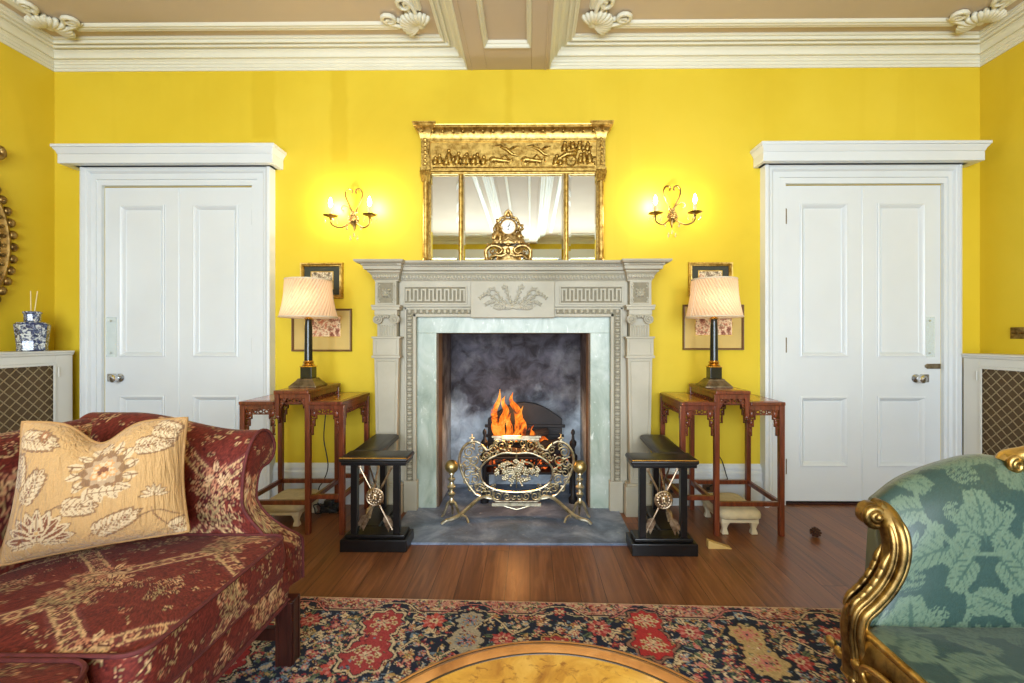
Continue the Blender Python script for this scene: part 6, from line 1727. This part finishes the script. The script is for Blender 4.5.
m.build('acanthus_carving', M['golddark'], post, 60)
vc = pt(868,512,1.15); P = []
for k in range(34): t = k/33; a = 1.2-t*4.2*PI; r = .030*(1-.85*t); P.append(vc+Vector((r*math.cos(a), -.020-.010*t, r*math.sin(a))))
m = MB(); m.tube(P, [.011*(1-.35*k/33) for k in range(34)], 8); m.lathe(vc, [(0,-.012),(.024,-.012),(.029,-.006),(.029,.014),(.024,.022),(0,.024)], 18, 'y'); m.ell(vc+Vector((0,-.034,0)), .010,.010,.010, 8, 6)
m.build('scroll_volute', M['golddark'], post, 60)
# seat and front rail
cushion('seat_cushion', .812, 1.335, .02, 1.128, .30, .398, .032, GS, DC, DM, rad=.05, dens=.005)
m = MB(); ds = np.linspace(1.165, .0, 40)
fxr = lambda d: .806+.004*math.cos((d-.62)*9)
m.loft([[(fxr(d)+a, d+CAMY, z) for a, z in ((.06,.25),(.02,.245),(-.012,.262),(-.016,.30),(-.004,.345),(.0,.372),(.012,.386),(.03,.388),(.06,.38))] for d in ds])
rail = m.build('front_rail', M['golddark'], GS, 40)
m = MB(); m.tube([(fxr(d)+.010, d+CAMY, .386) for d in ds], .010, 8); m.tube([(fxr(d)-.008, d+CAMY, .262+.012*math.sin(d*16)) for d in ds], .010, 8)
for dc in (.985, .52, .12):
    P = [(fxr(dc+.10*math.cos(a))-.018, dc+.10*math.cos(a)+CAMY, .312+.032*math.sin(a)) for a in [2*PI*k/28 for k in range(28)]]; m.tube(P, .007, 7, closed=True)
    for g in (-1, 1):
        for k in range(4): m.ell((fxr(dc)-.016, dc+g*(.12+.03*k)+CAMY, .312+.015*math.sin(k*2)), .010, .018, .014, 7, 5)
m.build('rail_carving', M['goldcarv'] if 'goldcarv' in M else M['golddark'], rail, 60)
for x, d in ((.865, 1.12), (.865, .05), (1.33, 1.15), (1.33, .05)):
    y = d+CAMY; s = -1 if x < 1 else 1
    P = curve([(x, y, .30), (x+s*.022, y, .24), (x+s*.012, y, .14), (x-s*.004, y, .06), (x+s*.012, y, .042), (x+s*.026, y, .039)], 6)
    MB().tube(P, [.044-.026*min(1, i/len(P)*1.25)+(.006 if i > len(P)*.85 else 0) for i in range(len(P))], 10).build('leg', M['golddark'], GS, 60)
m = MB(); cb = pt(854, 668, 1.14)
for k in range(9): a = k*.7; m.ell(cb+Vector((.018*math.cos(a), -.02, -.012+.03*math.sin(a)-.004*k)), .012, .012, .016, 7, 5)
m.build('corner_carving', M['golddark'], GS, 60)
# back with gilt crest rail
bpf = curve([Vector((x, 0, z)) for x, z in ((1.30,.30),(1.305,.45),(1.33,.60),(1.36,.72),(1.38,.79),(1.40,.815),(1.43,.80),(1.44,.70),(1.43,.45),(1.42,.26))], 10)
m = MB(); uv = []; nd = 120; n = len(bpf)
for i in range(nd):
    d = .0+1.2*i/(nd-1)
    for j, p in enumerate(bpf): m.v.append((p.x, d+CAMY, p.z+.02*math.sin(PI*i/(nd-1)))); uv.append((d, j*.011))
m.f = [(i*n+j, (i+1)*n+j, (i+1)*n+j+1, i*n+j+1) for i in range(nd-1) for j in range(n-1)]+[tuple(range(n)), tuple((nd-1)*n+j for j in reversed(range(n)))]
fabric(m, 'upholstered_back', DM, DC, uv, GS)
m = MB(); P = curve([pt(1003,463,1.22), pt(1008,457,1.22), pt(1020,455,1.20), pt(1045,452,1.17), Vector((1.40, 1.05+CAMY, .84)), Vector((1.41, .6+CAMY, .87)), Vector((1.41, .15+CAMY, .84)), Vector((1.40, .0+CAMY, .78))], 8)
m.tube(P, .020, 10); vc = pt(1012, 464, 1.20); P2 = [vc+Vector(((.020*(1-.8*k/19))*math.cos(1.6+k*.5), -.01, (.020*(1-.8*k/19))*math.sin(1.6+k*.5))) for k in range(20)]
m.tube(P2, .008, 7); m.build('crest_rail', M['goldcarv'] if 'goldcarv' in M else M['golddark'], GS, 60)

# ================================================================== COFFEE TABLE
TX, TD, TZ, TR_ = .033, .553, .482, .387
CT = thing('coffee_table', 'round burr walnut coffee table with a moulded rim, on the rug', 'table', (TX, TD+CAMY, 0))
def burr():
    t = NT('burr_walnut'); v = t.coord(); a = t.noise(v, 9, 7, .65, 1.6); b = t.noise(v, 38, 5, .6, 1.2)
    col = t.ramp(a, [(.3, (168,112,34)), (.5, (206,154,58)), (.7, (224,180,88))])
    col = t.mix(t.ramp(b, [(.56, (0,0,0,1)), (.68, (1,1,1,1))]), col, (146,92,30))
    t.p(Base_Color=col, Roughness=.3, Coat_Weight=.4, Coat_Roughness=.12); return t.m
c = (TX, TD+CAMY, 0)
MB().lathe(c, [(0,TZ-.028),(TR_-.05,TZ-.028),(TR_-.05,TZ-.006),(TR_-.0445,TZ-.003),(0,TZ-.003)], 96).build('burr_panel', burr(), CT, 30)
walnut = wood('walnut_rim', (128,80,36), (168,112,56), (198,142,80), 'z', 4, .28, 3, .4)
MB().lathe(c, [(TR_-.05,TZ-.03),(TR_-.02,TZ-.034),(TR_,TZ-.026),(TR_+.003,TZ-.016),(TR_-.001,TZ-.006),(TR_-.008,TZ-.002),(TR_-.0125,TZ-.003),(TR_-.0135,TZ-.008),(TR_-.0155,TZ-.008),(TR_-.0165,TZ-.001),(TR_-.026,TZ+.003),(TR_-.037,TZ+.001),(TR_-.0425,TZ-.002),(TR_-.0435,TZ-.006),(TR_-.050,TZ-.006)], 96).build('moulded_rim', walnut, CT, 30)
line_ = simple('ebony_line', (52,34,18), .4)
m = MB(); 
for r in (TR_-.0145, TR_-.0445): m.tube([(TX+r*math.cos(2*PI*k/96), TD+CAMY+r*math.sin(2*PI*k/96), TZ-.0048) for k in range(96)], .0034, 6, closed=True)
m.build('ebony_stringing', line_, CT)
MB().lathe(c, [(0,TZ-.09),(TR_-.06,TZ-.09),(TR_-.055,TZ-.084),(TR_-.055,TZ-.032),(0,TZ-.032)], 64).build('apron', walnut, CT, 30)
MB().lathe(c, [(0,.11),(.05,.11),(.07,.14),(.055,.17),(.035,.21),(.045,.28),(.06,.33),(.04,.36),(.09,.38),(0,.381)], 32).build('pedestal', walnut, CT)
for k in range(3):
    a = 2*PI*k/3+PI/2+PI; d = Vector((math.cos(a), math.sin(a), 0)); o_ = Vector(c)
    MB().tube(curve([o_+d*.03+Vector((0,0,.15)), o_+d*.12+Vector((0,0,.14)), o_+d*.21+Vector((0,0,.065)), o_+d*.27+Vector((0,0,.032)), o_+d*.30+Vector((0,0,.034))], 6), [.026-.008*min(1, i/20) for i in range(25)], 10).build('leg', walnut, CT)
# ================================================================== CAMERA, LIGHT, RENDER
cam = bpy.data.cameras.new('camera'); co = bpy.data.objects.new('camera', cam); C.objects.link(co)
cam.sensor_width = 36; cam.lens = F/1024*36; cam.clip_start = .05
co.location = (0, CAMY, CAMZ); co.rotation_euler = (R(90), 0, YAW)
cam.shift_x = -(PPX-512)/1024; cam.shift_y = -(341.5-PPY)/1024
bpy.context.scene.camera = co
def area(name, loc, rot, sx, sy, power, col):
    l = bpy.data.lights.new(name, 'AREA'); l.shape = 'RECTANGLE'; l.size = sx; l.size_y = sy; l.energy = power; l.color = col
    o = bpy.data.objects.new(name, l); C.objects.link(o); o.location = loc; o.rotation_euler = rot; return o
for i, (a, b) in enumerate(WX):            # daylight in the three windows
    area('window_daylight', ((a+b)/2, YR-.09, sum(WZ)/2), (R(90), 0, 0), b-a-.1, WZ[1]-WZ[0]-.1, WIN_POWER, (.80, .90, 1.0))
def bulb(name, loc, power, col=(1, .88, .76), r=.018):
    l = bpy.data.lights.new(name, 'POINT'); l.energy = power; l.color = col; l.shadow_soft_size = r
    o = bpy.data.objects.new(name, l); C.objects.link(o); o.location = loc; return o
for loc, p_ in BULBS: bulb('bulb_light', loc, p_)
for loc, p_ in FIRELIGHT: bulb('fire_light', loc, p_, (1, .42, .12), .06)
w = bpy.data.worlds.new('sky'); bpy.context.scene.world = w; w.use_nodes = True
nt = w.node_tree; bg = nt.nodes['Background']
bg.inputs[0].default_value = (.75, .85, 1, 1); bg.inputs[1].default_value = 1.5
sc = bpy.context.scene
sc.view_settings.view_transform = 'Standard'; sc.view_settings.look = 'None'; sc.view_settings.gamma = 1
sc.view_settings.use_curve_mapping = False
sc.view_settings.exposure = EXPOSURE
sc.cycles.use_denoising = True
sc.cycles.max_bounces = 10; sc.cycles.diffuse_bounces = 6; sc.cycles.transparent_max_bounces = 12
sc.cycles.sample_clamp_indirect = 8
for o in bpy.data.objects:
    if '_o' in o: del o['_o']
